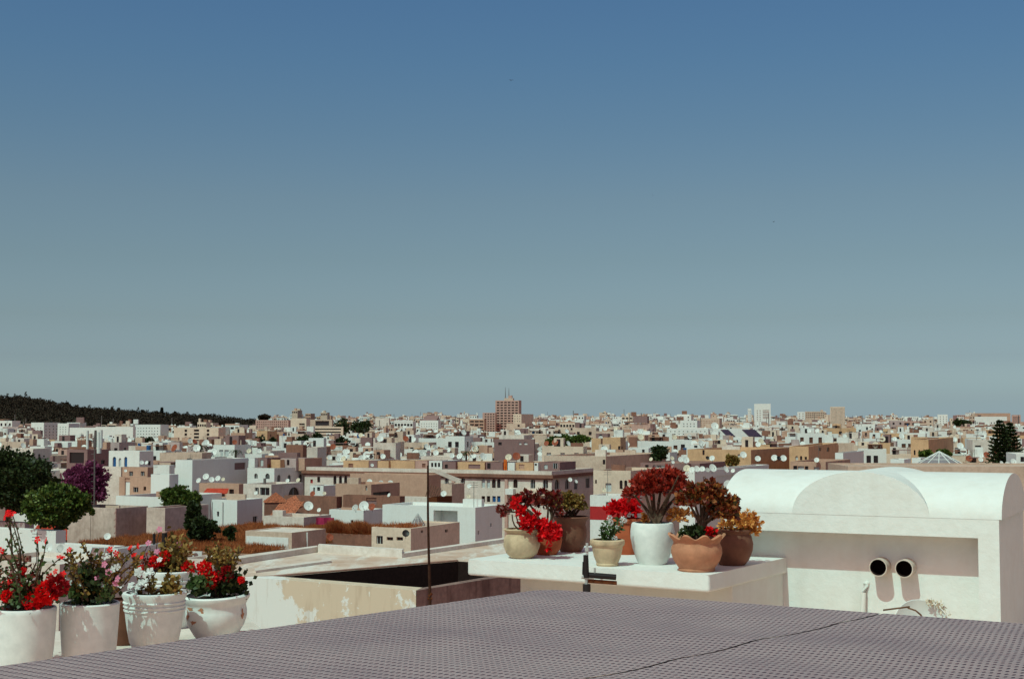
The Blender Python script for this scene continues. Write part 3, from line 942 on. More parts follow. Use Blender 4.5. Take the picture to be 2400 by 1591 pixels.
def face(mb, O, u, W, H, ops, rec=.18, m=0):
    """wall face from O along u, W wide, H high, with real openings; ops: (u0, z0, w, h, arch)"""
    O, u = Vector(O), Vector(u)
    nin = Vector((-u.y, u.x, 0))          # into the house
    ops = [o for o in ops if o[0] > .02 and o[0] + o[2] < W - .02 and o[1] + o[3] < H - .02]
    us = sorted({0, W, *[o[0] for o in ops], *[o[0] + o[2] for o in ops]})
    zs = sorted({0, H, *[o[1] for o in ops], *[o[1] + o[3] for o in ops]})
    P = lambda a, z, d=0: O + u * a + nin * d + Vector((0, 0, z))
    for i in range(len(us) - 1):
        for j in range(len(zs) - 1):
            a, b_, c, d = us[i], us[i + 1], zs[j], zs[j + 1]
            ca, cz = (a + b_) / 2, (c + d) / 2
            if any(o[0] < ca < o[0] + o[2] and o[1] < cz < o[1] + o[3] for o in ops):
                continue
            mb.poly([P(a, c), P(b_, c), P(b_, d), P(a, d)], m)
    for o in ops:
        a, z, w_, h = o[:4]
        b_, t = a + w_, z + h
        mb.poly([P(a, z), P(a, z, rec), P(a, t, rec), P(a, t)], m)
        mb.poly([P(b_, z, rec), P(b_, z), P(b_, t), P(b_, t, rec)], m)
        mb.poly([P(a, z), P(b_, z), P(b_, z, rec), P(a, z, rec)], m)
        mb.poly([P(a, t, rec), P(b_, t, rec), P(b_, t), P(a, t)], m)
        if len(o) > 4 and o[4]:
            r = w_ / 2
            arc = [(a + r - r * math.cos(math.pi * k / 12), t - r + r * math.sin(math.pi * k / 12)) for k in range(13)]
            for k in range(12):
                (x0, z0), (x1, z1) = arc[k], arc[k + 1]
                cx = a if k < 6 else b_
                mb.poly([P(cx, t), P(x0, z0), P(x1, z1)][::-1], m)
                mb.poly([P(x0, z0), P(x0, z0, rec), P(x1, z1, rec), P(x1, z1)], m)
            mb.poly([P(a, t), P(b_, t), P(a + r, t)], m)
    return [(P(o[0], o[1], rec), u, o[2], o[3]) for o in ops]
def place(C, phi, x0, x1):
    """front-right corner C=(x,y) of a house turned by phi; its left end shows at pixel x0, the far end of its right side at x1"""
    c, s = math.cos(phi), math.sin(phi)
    a = (x0 - CX) / F
    W = (a * C[1] - C[0]) / (-c - a * s)
    T = None
    if x1 is not None:
        b_ = (x1 - CX) / F
        den = s - b_ * c
        T = (b_ * C[1] - C[0]) / den if abs(den) > 1e-4 else 3
    return W, T
SKYL = []           # (x0, x1, ytop, depth) of what is built by hand, for the far city to know what it hides behind
HOUSES = []
LAND = []           # far houses whose shown part must stay free: (x0, x1, lowest row shown, depth)
def house(name, label, cat, xc, ytop, D, x0, x1=None, phi=27, T=None, mat='white', roof='roof', par=.5, opsF=(), opsR=(), pane='dark', z0=0.0, group=None, front=None, lintel=None, panes=None, H=None, rec=.18, child=True, slabroof=None):
    """a flat-roofed house. opsF/opsR: openings (x0, y0, x1, y1, arch, pane) as they show on that face"""
    ph = R(phi)
    C = atd(xc, ytop, D)
    W, T2 = place((C.x, C.y), ph, x0, x1)
    T = T or min(max(T2, 1.0), 60) if T2 else (T or 8)
    ztop = C.z
    o = Vector((C.x, C.y, 0)) - Vector((math.cos(ph), -math.sin(ph), 0)) * W
    root = thing(name, label, cat, (o.x, o.y, z0), -ph, group)
    Hh = ztop - z0
    mb = MB()
    if D > 240:
        LAND.append((x0, x1 if x1 else xc, max([q[3] for q in opsF], default=ytop + 16) + 2, D))
    c_, s_ = math.cos(ph), math.sin(ph)
    def conv(ops, P0, d):
        out = []
        for q in ops:
            e = []
            for px in (q[0], q[2]):
                a = (px - CX) / F
                u = (a * P0[1] - P0[0]) / (d[0] - a * d[1])
                e.append(u)
            Y = P0[1] + d[1] * (e[0] + e[1]) / 2
            zt, zb = atd(q[0], q[1], Y).z - z0, atd(q[0], q[3], Y).z - z0
            out.append((e[0], zb, e[1] - e[0], zt - zb, bool(len(q) > 4 and q[4]), q[5] if len(q) > 5 else pane))
        return [o_ for o_ in out if o_[2] > .1 and o_[0] > .03 and o_[1] > .03]
    opsF = [q for q in conv(opsF, (o.x, o.y), (c_, -s_)) if q[0] + q[2] < W - .03 and q[1] + q[3] < Hh - .03]
    opsR = [q for q in conv(opsR, (C.x, C.y), (s_, c_)) if q[0] + q[2] < T - .03 and q[1] + q[3] < Hh - .03]
    f1 = face(mb, (0, 0, 0), (1, 0, 0), W, Hh, opsF, rec)
    f2 = face(mb, (W, 0, 0), (0, 1, 0), T, Hh, opsR, rec)
    face(mb, (W, T, 0), (-1, 0, 0), W, Hh, ())
    face(mb, (0, T, 0), (0, -1, 0), T, Hh, ())
    t = min(.22, W * .1, T * .1)
    if par > 0:
        ring_o = [(0, 0), (W, 0), (W, T), (0, T)]
        ring_i = [(t, t), (W - t, t), (W - t, T - t), (t, T - t)]
        for i in range(4):
            j = (i + 1) % 4
            a, b_, c, d = ring_o[i], ring_o[j], ring_i[j], ring_i[i]
            mb.poly([(*a, Hh), (*b_, Hh), (*c, Hh), (*d, Hh)])
            mb.poly([(*d, Hh), (*c, Hh), (*c, Hh - par), (*d, Hh - par)])
        rz = Hh - par
        rr = ring_i
    else:
        rz, rr = Hh, [(0, 0), (W, 0), (W, T), (0, T)]
    mb.build('wall', mat, root)
    m2 = MB()
    m2.poly([(*p, rz) for p in rr])
    m2.build('roof', roof, root)
    allops = [(f, q) for f, q in zip(f1, [o_ for o_ in opsF])] + [(f, q) for f, q in zip(f2, [o_ for o_ in opsR])]
    for (P, u, w_, h), q in allops:
        pm = q[5]
        m3 = MB()
        n = Vector((u.y, -u.x, 0))
        P = P + n * .012
        a = [P, P + u * w_, P + u * w_ + Vector((0, 0, h)), P + Vector((0, 0, h))]
        m3.poly(a)
        nm = 'door' if (q[3] > 1.75 and not q[4] and q[2] < 1.6) else 'window'
        wn = m3.build(nm, pm, root)
        if D < 200 and w_ > .5 and pm in ('dark', 'glass'):
            m4 = MB()
            f = .05
            B_ = Matrix(((u.x, -u.y * 1, 0, P.x), (u.y, u.x, 0, P.y), (0, 0, 1, P.z), (0, 0, 0, 1)))
            m4.box((0, -.05, 0), (f, -.003, h), 0, B_)
            m4.box((w_ - f, -.05, 0), (w_, -.003, h), 0, B_)
            m4.box((f, -.05, h - f), (w_ - f, -.003, h), 0, B_)
            m4.box((w_ / 2 - .025, -.045, 0), (w_ / 2 + .025, -.003, h - f), 0, B_)
            m4.build('frame', 'shutter_white' if int(P.x * 7) % 3 else 'shutter_brown', wn)
    if par > .12 and z0 == 0 and D < 330 and W > 3 and T > 3 and name == 'house':
        for k in range(int(1 + W / 5)):
            a0, b0 = .4 + (W - 1.2) * rng.random(), .5 + (T - 1.5) * rng.random() * .6
            q_ = rng.random()
            mb = MB()
            if q_ < .4:
                hh = 1.2 + 1.5 * rng.random()
                mb.tube([(a0, b0, rz), (a0, b0, Hh + hh)], .03, 4)
                for j in range(3):
                    mb.tube([(a0 - .4, b0, Hh + hh - .1 - j * .2), (a0 + .4, b0, Hh + hh - .1 - j * .2)], .018, 4)
                mb.build('aerial', 'metal', root)
            elif q_ < .62:
                mb.box((a0, b0, rz + .003), (min(a0 + .9 + rng.random(), W - .25), b0 + .5, Hh + .25 + .4 * rng.random()))
                mb.build('roof_box', ('tan', 'white_worn', 'beige', 'white', 'dish_grey')[int(rng.integers(0, 5))], root)
            elif q_ < .82:
                mb.box((a0, b0, rz + .003), (min(a0 + 1.5 + 2 * rng.random(), W - .25), b0 + .18, Hh + .15 + .5 * rng.random()))
                mb.build('roof_wall', ('tan', 'beige', 'white_worn', 'brown')[int(rng.integers(0, 4))], root)
            else:
                mb.tube([(a0, b0, rz), (a0, b0, Hh + .5)], .16, 8)
                mb.build('roof_vent', ('metal', 'white', 'rust')[int(rng.integers(0, 3))], root, True)
    SKYL.append((x0, x1 if x1 else xc, ytop, D))
    HOUSES.append((root, W, T, Hh, D))
    return root, W, T, Hh
def boxpart(root, name, a, b_, mat):
    mb = MB()
    mb.box(a, b_)
    return mb.build(name, mat, root)

# ---- satellite dish, built once per paint and copied
def make_dish(mat):
    root = thing('satellite_dish', '', 'satellite dish')
    mb = MB()
    prof = [(0, 0)] + [(.45 * k / 6, .10 * (k / 6) ** 2) for k in range(1, 7)] + [(.455, .108), (.44, .108)] + [(.44 * k / 6, .10 * (k / 6) ** 2 + .012) for k in range(5, -1, -1)]
    mb.lathe(prof, 24)
    for i, (x, y, z) in enumerate(mb.v):            # bowl opens towards -y and up
        v = Matrix.Rotation(R(62), 3, 'X') @ Vector((x, y * 1.06, z))
        mb.v[i] = (v.x, v.y, v.z + .62)
    mb.build('dish', mat, root, 50)
    mb = MB()
    mb.tube([(0, .12, 0), (0, .12, .60)], .028, 6)
    mb.tube([(0, .12, .60), (0, .0, .62)], .022, 6)
    mb.build('mount', 'metal', root, True)
    mb = MB()
    mb.tube([(0, -.06, .22), (0, -.5, .62), (0, -.48, .66)], .013, 5)
    mb.tube([(0, -.5, .60), (0, -.40, .69)], .03, 6)
    mb.build('arm', 'metal', root, True)
    return root
DISH = {}
NDISH = [0]
def copy_tree(src, name=None):
    r = src.copy()
    COL.objects.link(r)
    for ch in src.children:
        c = ch.copy()
        COL.objects.link(c)
        c.parent = r
    return r
def dish(pos, size, mat, label, rz=0.0, group='satellite dishes on the roofs'):
    if mat not in DISH:
        r = DISH[mat] = make_dish(mat)
    else:
        r = copy_tree(DISH[mat])
    r.location = pos
    r.scale = (size, size, size)
    r.rotation_euler = (0, 0, rz)
    tag(r, label, 'satellite dish', group)
    NDISH[0] += 1
    return r
def dish_px(px, py, D, wpx, mat, label, rz=None):
    """a dish whose middle shows at (px, py), wpx wide"""
    size = wpx * D / F / .92
    p = atd(px, py, D)
    return dish((p.x, p.y, p.z - .62 * size), size, mat, label, rng.normal() * .3 if rz is None else rz)

# ---- trees
def tree(name, label, cat, x, y, ztop, rx, rz_, mat, n, leaf, D=None, base=0, lobes=9, trunk=.3, group=None, low=-1.1, flat=1.0, seed=None):
    """a tapered trunk with limbs and a crown of leaf clumps in several lobes"""
    root = thing(name, label, cat, (x, y, base), 0, group)
    zc = ztop - base - rz_
    L = []
    for k in range(lobes):
        d = unit(rng.normal(size=3)) * (.22 + .52 * rng.random() ** .6)
        L.append((np.array([d[0] * rx, d[1] * rx, zc + d[2] * rz_]), rx * (.24 + .18 * rng.random()), rz_ * (.24 + .16 * rng.random())))
    mb = MB()
    mb.tube([(0, 0, 0), (rx * .03, 0, zc * .5), (0, rx * .03, zc - rz_ * .3)], [trunk, trunk * .75, trunk * .5], 8)
    for c, a, b_ in L[:7]:
        mb.tube([(0, 0, zc - rz_ * .5), tuple(c * [.5, .5, 1] - np.array([0, 0, rz_ * .2])), tuple(c)], [trunk * .45, trunk * .25, trunk * .1], 5)
    mb.build('trunk', 'bark', root, True)
    P, Dn = [], []
    sub_ = 16
    m = max(4, n // (lobes * sub_))
    for c, a, b_ in L:
        d = unit(rng.normal(size=(sub_, 3)))
        d = d[d[:, 2] > low - .3 * rng.random(len(d))]
        k = (.62 + .5 * rng.random((len(d), 1)))
        cc = c + d * np.array([a, a, b_]) * k                      # clumps of leaves, with gaps between them
        for q, e in zip(cc, d):
            g = rng.normal(size=(m, 3)) * np.array([a, a, b_ * .8]) * (.14 + .12 * rng.random())
            P.append(q + g)
            Dn.append(e + rng.normal(size=(m, 3)) * .6 + [0, 0, .3])
    P, Dn = np.concatenate(P), np.concatenate(Dn)
    s = leaf * (.6 + .8 * rng.random(len(P)))
    quads('crown', leafs(P, Dn, s, s * .38), mat, root)
    return root
def tree_px(name, label, cat, px, D, ytop, ybot, wpx, mat, n, leaf, **kw):
    a, b_ = atd(px, ytop, D), atd(px, ybot, D)
    return tree(name, label, cat, a.x, a.y, a.z, wpx / 2 * D / F, (a.z - b_.z) / 2, mat, n, leaf, **kw)

# ================================================================== the old town, house by house (nearest last)
GH = 'houses of the old town'
def H(label, xc, y, D, x0, x1=None, mat='white', roof='roof', F_=(), R_=(), name='house', cat='house', group=GH, **kw):
    return house(name, label, cat, xc, y, D, x0, x1, mat=mat, roof=roof, opsF=F_, opsR=R_, group=group, **kw)
A, S = True, False
# long arcaded building
arc = H('long white building of paired arched windows under a dark cornice, behind the thin antenna rod', 1293, 1104, 172, 716, 1390, 'white_worn', 'roof_brown',
  [(729, 1123, 735, 1132, S, 'redwall'), (783, 1114, 790, 1135, A), (796, 1114, 803, 1135, A), (808, 1114, 815, 1135, A), (1043, 1119, 1052, 1133, A), (1080, 1119, 1090, 1134, A, 'glass'),
   (1129, 1121, 1137, 1143, A, 'shutter_white'), (1141, 1121, 1149, 1143, A, 'shutter_white'), (1153, 1121, 1162, 1143, A, 'glass'), (1165, 1121, 1173, 1143, A, 'glass'),
   (1129, 1162, 1137, 1176, S), (1141, 1162, 1149, 1176, S), (1154, 1162, 1162, 1176, S, 'shutter_blue'), (1165, 1162, 1173, 1176, S, 'shutter_blue'),
   (1203, 1122, 1213, 1143, A), (1243, 1122, 1254, 1144, A, 'glass'), (1272, 1122, 1284, 1144, A), (840, 1120, 848, 1135, A), (870, 1120, 878, 1135, A), (900, 1120, 908, 1135, A), (745, 1116, 752, 1130, A)],
  [(1300, 1122, 1311, 1146, A), (1324, 1122, 1334, 1146, A), (1345, 1122, 1354, 1146, A), (1372, 1120, 1382, 1143, S)], par=.35, name='arcaded_building', cat='building', group=None)
root, W, T, Hh = arc
mb = MB()
mb.box((-.3, -.35, Hh - .85), (W + .3, 0, Hh - .45))
mb.box((-.15, -.2, Hh - 1.05), (W + .15, 0, Hh - .85))
mb.box((W, 0, Hh - .85), (W + .35, T, Hh - .45))
mb.build('cornice', 'brown', root)
for px in (950, 1064, 1188):
    a = (px - CX) / F
    u = (a * root.location.y - root.location.x) / (math.cos(R(27)) + a * math.sin(R(27)))
    boxpart(root, 'pilaster', (u - .2, -.22, 0), (u + .2, 0, Hh - 1.06), 'pink')
boxpart(root, 'balcony', (W * .895, -.9, Hh - 2.9), (W * .985, -.003, Hh - 2.3), 'cream')
boxpart(root, 'balcony', (W * .835, -.7, Hh - 2.9), (W * .865, -.003, Hh - 2.2), 'white')
# roof huts along the arcaded building's roof
def on_front(px, off):
    """depth of the arcaded building's front at pixel px, plus off metres behind it"""
    a = (px - CX) / F
    c, s = math.cos(R(27)), math.sin(R(27))
    u = (a * root.location.y - root.location.x) / (c + a * s)
    return root.location.y - s * u + off
RZ = Hh - .35
for x0, x1, yt, m, win, lab in (
    (806, 864, 1080, 'ochre', [(818, 1086, 829, 1096, S, 'brown')], 'low ochre roof hut with a boarded hatch, leftmost on the arcaded roof'),
    (866, 884, 1079, 'mauve', [], 'narrow dark mauve roof hut with a round dish in front'),
    (886, 911, 1080, 'ochre', [(897, 1080, 905, 1090, S)], 'ochre roof hut with a square black opening'),
    (914, 972, 1080, 'ochre', [], 'longest plain ochre roof hut left of the antenna rod'),
    (974, 1002, 1080, 'pink', [(990, 1086, 998, 1095, S, 'brown')], 'dusty pink roof hut right beside the antenna rod'),
    (1006, 1036, 1080, 'white', [(1011, 1084, 1016, 1094, S), (1019, 1084, 1024, 1094, S), (1027, 1084, 1032, 1094, S)], 'little white roof hut with three black slots'),
    (1039, 1068, 1082, 'mauve', [(1043, 1088, 1050, 1097, S)], 'dark mauve roof hut right of the white hut with slots'),
    (1071, 1136, 1083, 'ochre', [(1098, 1088, 1126, 1098, S, 'mauve')], 'wide ochre roof hut with a mauve shutter'),
    (1139, 1178, 1083, 'mauve', [(1142, 1085, 1150, 1098, S)], 'dark mauve roof hut beside the orange cloth'),
    (1190, 1206, 1084, 'white', [], 'small plain white roof hut right of the orange cloth'),
    (1208, 1250, 1084, 'ochre', [(1216, 1088, 1229, 1099, S, 'tan')], 'ochre roof hut with a square wooden frame'),
    (1252, 1261, 1084, 'white', [(1253, 1086, 1258, 1091, S)], 'narrowest white roof hut with one black hole'),
    (1263, 1312, 1083, 'mauve', [(1275, 1088, 1283, 1099, S, 'shutter_white'), (1296, 1085, 1306, 1098, S)], 'wide dark mauve roof hut with a pale door, right end of the arcaded roof')):
    D = on_front((x0 + x1) / 2, 3.6)
    house('roof_hut', lab, 'hut', x1, yt, D, x0, None, T=4 + rng.random() * 2, mat=m, roof='roof_brown', par=.08, opsF=win, z0=RZ, group='huts on the arcaded roof', rec=.1)
p = atd(1184, 1085, on_front(1184, 2.6))
mb = MB()
for k in range(7):
    y0 = .08 * math.sin(k * 1.7)
    mb.poly([(.06 * k - .2, y0, -.9), (.06 * k - .14, .08 * math.sin((k + 1) * 1.7), -.9), (.06 * k - .14, .03 * math.sin(k + 1), .45), (.06 * k - .2, .03 * math.sin(k), .45)])
o = mb.build('hanging_cloth', 'orange')
o.location = p
tag(o, 'bright orange cloth hanging among the huts on the arcaded roof', 'cloth')

# left wing of the arcade and its huts
H('white wing with a shaded side wall and dark arches, left of the arcaded building', 643, 1097, 184, 582, 716, 'white', 'roof_brown', [(598, 1109, 606, 1121, A), (624, 1109, 634, 1122, A)], [(676, 1112, 684, 1130, A), (702, 1110, 711, 1130, A), (652, 1112, 660, 1130, A)], par=.3)
for x0, x1, yt, m, win, lab in (
    (585, 597, 1074, 'white', [], 'slim white roof shack left of the dark shack row'),
    (599, 626, 1073, 'mauve', [(612, 1077, 619, 1092, S, 'shutter_white')], 'mauve roof shack with a leaning white board'),
    (628, 657, 1077, 'ochre', [], 'plain ochre roof shack between two dark shacks'),
    (659, 694, 1074, 'grey', [(674, 1077, 680, 1090, S)], 'grey roof shack with a tall black doorway'),
    (696, 714, 1074, 'tan', [], 'tan roof shack at the right end of the left wing')):
    house('roof_hut', lab, 'hut', x1, yt, 188, x0, None, T=4, mat=m, roof='roof_brown', par=.08, opsF=win, z0=19.2, group='shacks on the left wing', rec=.1)

# left middle distance
H('white house front with three small blue arches and a dark side wall', 327, 1057, 200, 258, 362, 'white', 'roof_brown', [(267, 1070, 275, 1094, A, 'shutter_blue'), (281, 1073, 287, 1094, A, 'shutter_white'), (294, 1070, 301, 1094, A, 'shutter_blue')], [(350, 1080, 357, 1090, S)])
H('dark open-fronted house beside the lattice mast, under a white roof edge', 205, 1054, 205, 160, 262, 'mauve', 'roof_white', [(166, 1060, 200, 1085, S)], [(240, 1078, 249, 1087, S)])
H('big block with a narrow white end and a long smooth grey side', 451, 1078, 180, 414, 584, 'white_clean', 'roof', (), [(552, 1084, 578, 1100, S, 'mauve')])
H('small white shed with a sloping white front between the tan house and the big block', 397, 1090, 178, 372, 408, 'white', 'roof_white', (), [(399, 1088, 404, 1096, S)])
H('tall blank white wall house between the purple tree and the tan house', 284, 1094, 168, 232, 292, 'white_worn', 'roof')
H('tan house with two small barred windows and a white right edge', 346, 1095, 166, 290, 361, 'tan', 'roof', [(306, 1104, 315, 1115, S, 'glass'), (333, 1104, 342, 1115, S, 'glass')])
H('tan house with a dark square window and a tall narrow one under a flat eave', 357, 1119, 158, 283, 359, 'tan', 'roof_brown', [(316, 1141, 328, 1153, S), (340, 1140, 346, 1149, S), (296, 1120, 308, 1160, S, 'white')])
H('white cube house with a lit left face and a pale grey right face', 397, 1112, 152, 357, 421, 'white_clean', 'roof')
H('shaded brown house with a red tiled awning and open sheds', 560, 1134, 163, 470, 580, 'tan', 'roof_brown', [(486, 1148, 530, 1163, S), (540, 1146, 551, 1164, S), (566, 1150, 577, 1164, S, 'brown')])
p = atd(508, 1149, 158)
mb = MB()
mb.mesh([(-1.5, -.7, -.35), (1.3, -.7, -.25), (1.2, .6, .2), (-1.2, .6, .22), (-1.5, -.7, -.43), (1.3, -.7, -.33), (1.2, .6, .12), (-1.2, .6, .14)], [(0, 1, 2, 3), (7, 6, 5, 4), (0, 4, 5, 1), (1, 5, 6, 2), (2, 6, 7, 3), (3, 7, 4, 0)])
o = mb.build('tiled_awning', 'tile_red')
o.location = p
tag(o, 'small red tiled awning sagging over the open sheds', 'awning')
H('grey house with wide dark openings and a low arch, below the left wing', 636, 1135, 158, 573, 712, 'white_worn', 'roof_white', [(600, 1142, 609, 1158, S), (612, 1142, 634, 1160, S)], [(678, 1141, 705, 1160, A)])
H('small white house with dark doorways between the arch house and the beige block', 758, 1138, 160, 728, 792, 'white', 'roof_brown', [(736, 1142, 740, 1152, S), (745, 1141, 752, 1150, S)])
H('long plain tan parapet wall with white dishes standing on it', 1003, 1113, 166, 822, 1010, 'tan', 'roof', par=.6, T=3)
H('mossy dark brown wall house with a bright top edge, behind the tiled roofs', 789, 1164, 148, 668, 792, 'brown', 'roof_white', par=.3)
H('tall beige block house without windows, behind the dishes', 870, 1135, 152, 788, 938, 'tan', 'roof', [(858, 1138, 862, 1150, S, 'shutter_white')], [(876, 1152, 915, 1160, S)])
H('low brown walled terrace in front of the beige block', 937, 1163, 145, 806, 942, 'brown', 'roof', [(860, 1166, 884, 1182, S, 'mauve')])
H('house with a tan front and a dark mauve right wall beside the lean-to roof', 1059, 1134, 150, 1034, 1089, 'beige', 'roof_brown')
H('crumbling whitewashed wall house just above the big white cube', 1002, 1165, 146, 938, 1012, 'white_worn', 'roof_white')
H('low brown shed with a rusty curtain in front of the lean-to', 1024, 1165, 144, 1005, 1060, 'rust', 'roof_brown')
H('cream house with two arched windows and a pale doorway, right of the arcaded building', 1478, 1103, 160, 1390, 1560, 'cream', 'roof', [(1418, 1132, 1432, 1152, S, 'shutter_white'), (1451, 1125, 1458, 1146, A), (1462, 1125, 1469, 1146, A), (1394, 1124, 1398, 1133, S)], par=.4)
H('white and dark red walled house with a shop door, behind the clay pots', 1470, 1162, 140, 1382, 1502, 'white', 'roof', [(1419, 1176, 1434, 1188, S, 'mauve')], par=.3)
rt = HOUSES[-1]
boxpart(rt[0], 'painted_wall', (0, -.02, rt[3] - 2.4), (rt[1] - .01, -.003, rt[3] - 1.1), 'redwall')
H('grey panelled pale house with a row of big dishes, left of the vaulted hut', 1628, 1105, 128, 1590, 1800, 'white_clean', 'roof', (), [(1676, 1113, 1718, 1148, S, 'white'), (1646, 1116, 1652, 1146, S, 'grey')], par=.3)

# lean-to with diagonal slats and white stair wall
p = atd(1040, 1112, 160)
mb = MB()
mb.mesh([(-1.9, 0, .6), (-1.3, 0, .75), (2.0, 0, -.55), (1.2, 0, -.75), (-1.9, .5, .6), (-1.3, .5, .75), (2.0, .5, -.55), (1.2, .5, -.75)], [(3, 2, 1, 0), (4, 5, 6, 7), (1, 2, 6, 5), (0, 4, 7, 3), (2, 3, 7, 6), (0, 1, 5, 4)])
o = mb.build('stair_wall', 'white_worn')
o.location = p
tag(o, 'slanting white stair wall right of the antenna rod', 'stair wall')
p = atd(1018, 1150, 150)
root = thing('lean_to', 'slatted wooden lean-to roof beside the dark mauve wall', 'shed', p)
for k in range(8):
    mb = MB()
    mb.tube([(-.9 + k * .22, -.2, -.6 - .05 * k), (-.6 + k * .25, .6, .75 - .1 * k)], .045, 5)
    mb.build('slat', 'wood', root)
boxpart(root, 'beam', (-1.0, -.25, -.72), (1.0, -.12, -.6), 'wood')

# low terraces and walls nearer
H('bright white parapet house between the purple tree and the green tree', 384, 1165, 141, 276, 386, 'white_clean', 'roof_brown', par=.5, T=9)
H('white house with a small black door, right of the green tree', 556, 1172, 146, 482, 618, 'white_clean', 'roof', [(487, 1198, 493, 1216, S), (512, 1198, 517, 1210, S)], [(596, 1209, 607, 1233, S)], par=.4)
pp = HOUSES[-1]
for u in (.62, .95):
    mb = MB()
    mb.tube([(pp[1] * u - 1.6, -.1, pp[3] - 3.5), (pp[1] * u - 1.6, -.1, pp[3] - .2)], .07, 6)
    mb.build('drainpipe', 'white', pp[0], True)
H('stained grey concrete walls stepping back, above the dry grass roof', 273, 1191, 128, 164, 351, 'concrete', 'roof_brown', par=.3)
H('second stained concrete wall with a lit edge, behind the dark bush', 387, 1190, 127, 348, 444, 'concrete', 'roof_brown', par=.3, T=6)
H('low white walled house with a grey right wall under the big oval dish', 852, 1196, 138, 774, 900, 'white_clean', 'roof', [(788, 1218, 795, 1227, S, 'tan'), (824, 1218, 830, 1226, S)], par=.2)
H('whitewashed terrace with clay pots and rubble, in front of the tiled roofs', 712, 1212, 128, 621, 778, 'white_worn', 'roof', par=.4)
H('largest flat white cube house with a grey right wall, behind the antenna rod', 1114, 1189, 122, 898, 1177, 'white_clean', 'white', [(1017, 1196, 1073, 1232, S, 'white')], [(1149, 1226, 1153, 1234, S), (1120, 1243, 1124, 1252, S)], par=.25, rec=1.4)
H('beige kitchen hut with slot windows under a tuft of dry grass', 963, 1238, 108, 873, 1078, 'cream', 'roof', [(884, 1255, 899, 1274, S), (908, 1258, 923, 1266, S), (931, 1258, 946, 1266, S)], [(1044, 1240, 1051, 1247, S), (988, 1242, 993, 1248, S)], par=.1)
H('squat beige box house with a white painted panel, in front of the tiled roofs', 684, 1248, 108, 579, 766, 'beige', 'roof_white', (), (), par=.06)
bx = HOUSES[-1]
boxpart(bx[0], 'painted_panel', (.1, -.025, bx[3] - 2.6), (bx[1] * .93, -.003, bx[3] - .38), 'white')
mb = MB()
mb.tube([(bx[1] + .08, bx[2] * .42, bx[3] - 2.4), (bx[1] + .08, bx[2] * .42, bx[3] - .1)], .06, 6)
mb.build('drainpipe', 'white', bx[0], True)
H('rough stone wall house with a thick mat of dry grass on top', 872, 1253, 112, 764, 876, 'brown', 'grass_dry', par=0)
gr2 = HOUSES[-1]
H('long low stone house whose whole flat roof is covered by dry grass', 586, 1298, 104, 178, 640, 'beige', 'redsoil', par=0, T=26)
gr1 = HOUSES[-1]
boxpart(gr1[0], 'roof_edge', (-.25, -.3, gr1[3] - .32), (gr1[1] + .2, -.004, gr1[3] - .02), 'roof_brown')
H('plain white cabin at the photo edge beneath the leafy green tree', 131, 1244, 104, -60, 136, 'white_clean', 'roof_white', par=.2)
H('low mauve-grey house at the left photo edge under the big dark tree', 58, 1225, 116, -50, 64, 'grey', 'roof', par=.2)
H('bright white boundary house with a round dish, below the red tiles', 268, 1281, 98, 134, 281, 'white_clean', 'roof_white', par=.3)
H('white house with a shaded grey wall and pale flat top, behind the pink flowers', 276, 1286, 92, 262, 406, 'white_clean', 'white', (), [(340, 1289, 345, 1300, S)], par=.1)
H('low white terrace block behind the leftmost pots', 140, 1322, 84, -60, 300, 'white_worn', 'roof_white', par=.3)
H('small pale terrace block behind the chipped white pot', 500, 1312, 88, 430, 560, 'white_worn', 'roof_white', par=.2)

# ---- the neighbour's flat roof with the open court
ZN = 18.8
nb = atz(975, 1383, ZN)
root = thing('courtyard_house', 'large weathered flat roof around an open court, with peeling plaster walls', 'building', (nb.x, nb.y, 0))
def npoly(pts, z=ZN):
    return [(x - nb.x, y - nb.y) for x, y in pxpoly(pts, z)]
m, nt_, b_ = base_mat('peeling', WHITE, .9, .15)
P_ = _n(nt_, 'ShaderNodeNewGeometry').outputs['Position']
sx_ = _n(nt_, 'ShaderNodeSeparateXYZ')
nt_.links.new(P_, sx_.inputs[0])
mr_ = _n(nt_, 'ShaderNodeMapRange')
mr_.inputs[1].default_value, mr_.inputs[2].default_value, mr_.inputs[3].default_value, mr_.inputs[4].default_value = -12.0, -8.2, -.14, .06
nt_.links.new(sx_.outputs[0], mr_.inputs[0])
ad_ = _n(nt_, 'ShaderNodeMath', operation='ADD')
nt_.links.new(mr_.outputs[0], ad_.inputs[0])
nt_.links.new(_noise(nt_, P_, .45, 9, .68), ad_.inputs[1])
c = _mix(nt_, _ramp(nt_, ad_.outputs[0], .45, .475), (.72, .69, .65), (.62, .48, .36))
c = _mix(nt_, _ramp(nt_, _noise(nt_, _map(nt_, P_, (2, 2, .3)), 1.1, 5, .65), .52, .75, .5), c, (.36, .23, .15))
c = _mix(nt_, _ramp(nt_, _noise(nt_, _map(nt_, P_, (1, 1, .6)), 1.6, 8, .75), .60, .62, .9), c, (.76, .74, .70))
nt_.links.new(c, b_.inputs['Base Color'])
mb = MB()
mb.prism(npoly([(574, 1351), (975, 1383), (990, 1376), (640, 1349)]), 2, ZN)
mb.build('court_wall', 'peeling', root)
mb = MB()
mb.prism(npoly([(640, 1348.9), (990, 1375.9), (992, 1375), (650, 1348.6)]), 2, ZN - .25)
mb.build('inner_wall', 'soot_and_shade', root)  # near-black colour stands in for shade inside the court
mb = MB()
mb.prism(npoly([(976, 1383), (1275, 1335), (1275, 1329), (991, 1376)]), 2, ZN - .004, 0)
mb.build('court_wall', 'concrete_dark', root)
mb = MB()
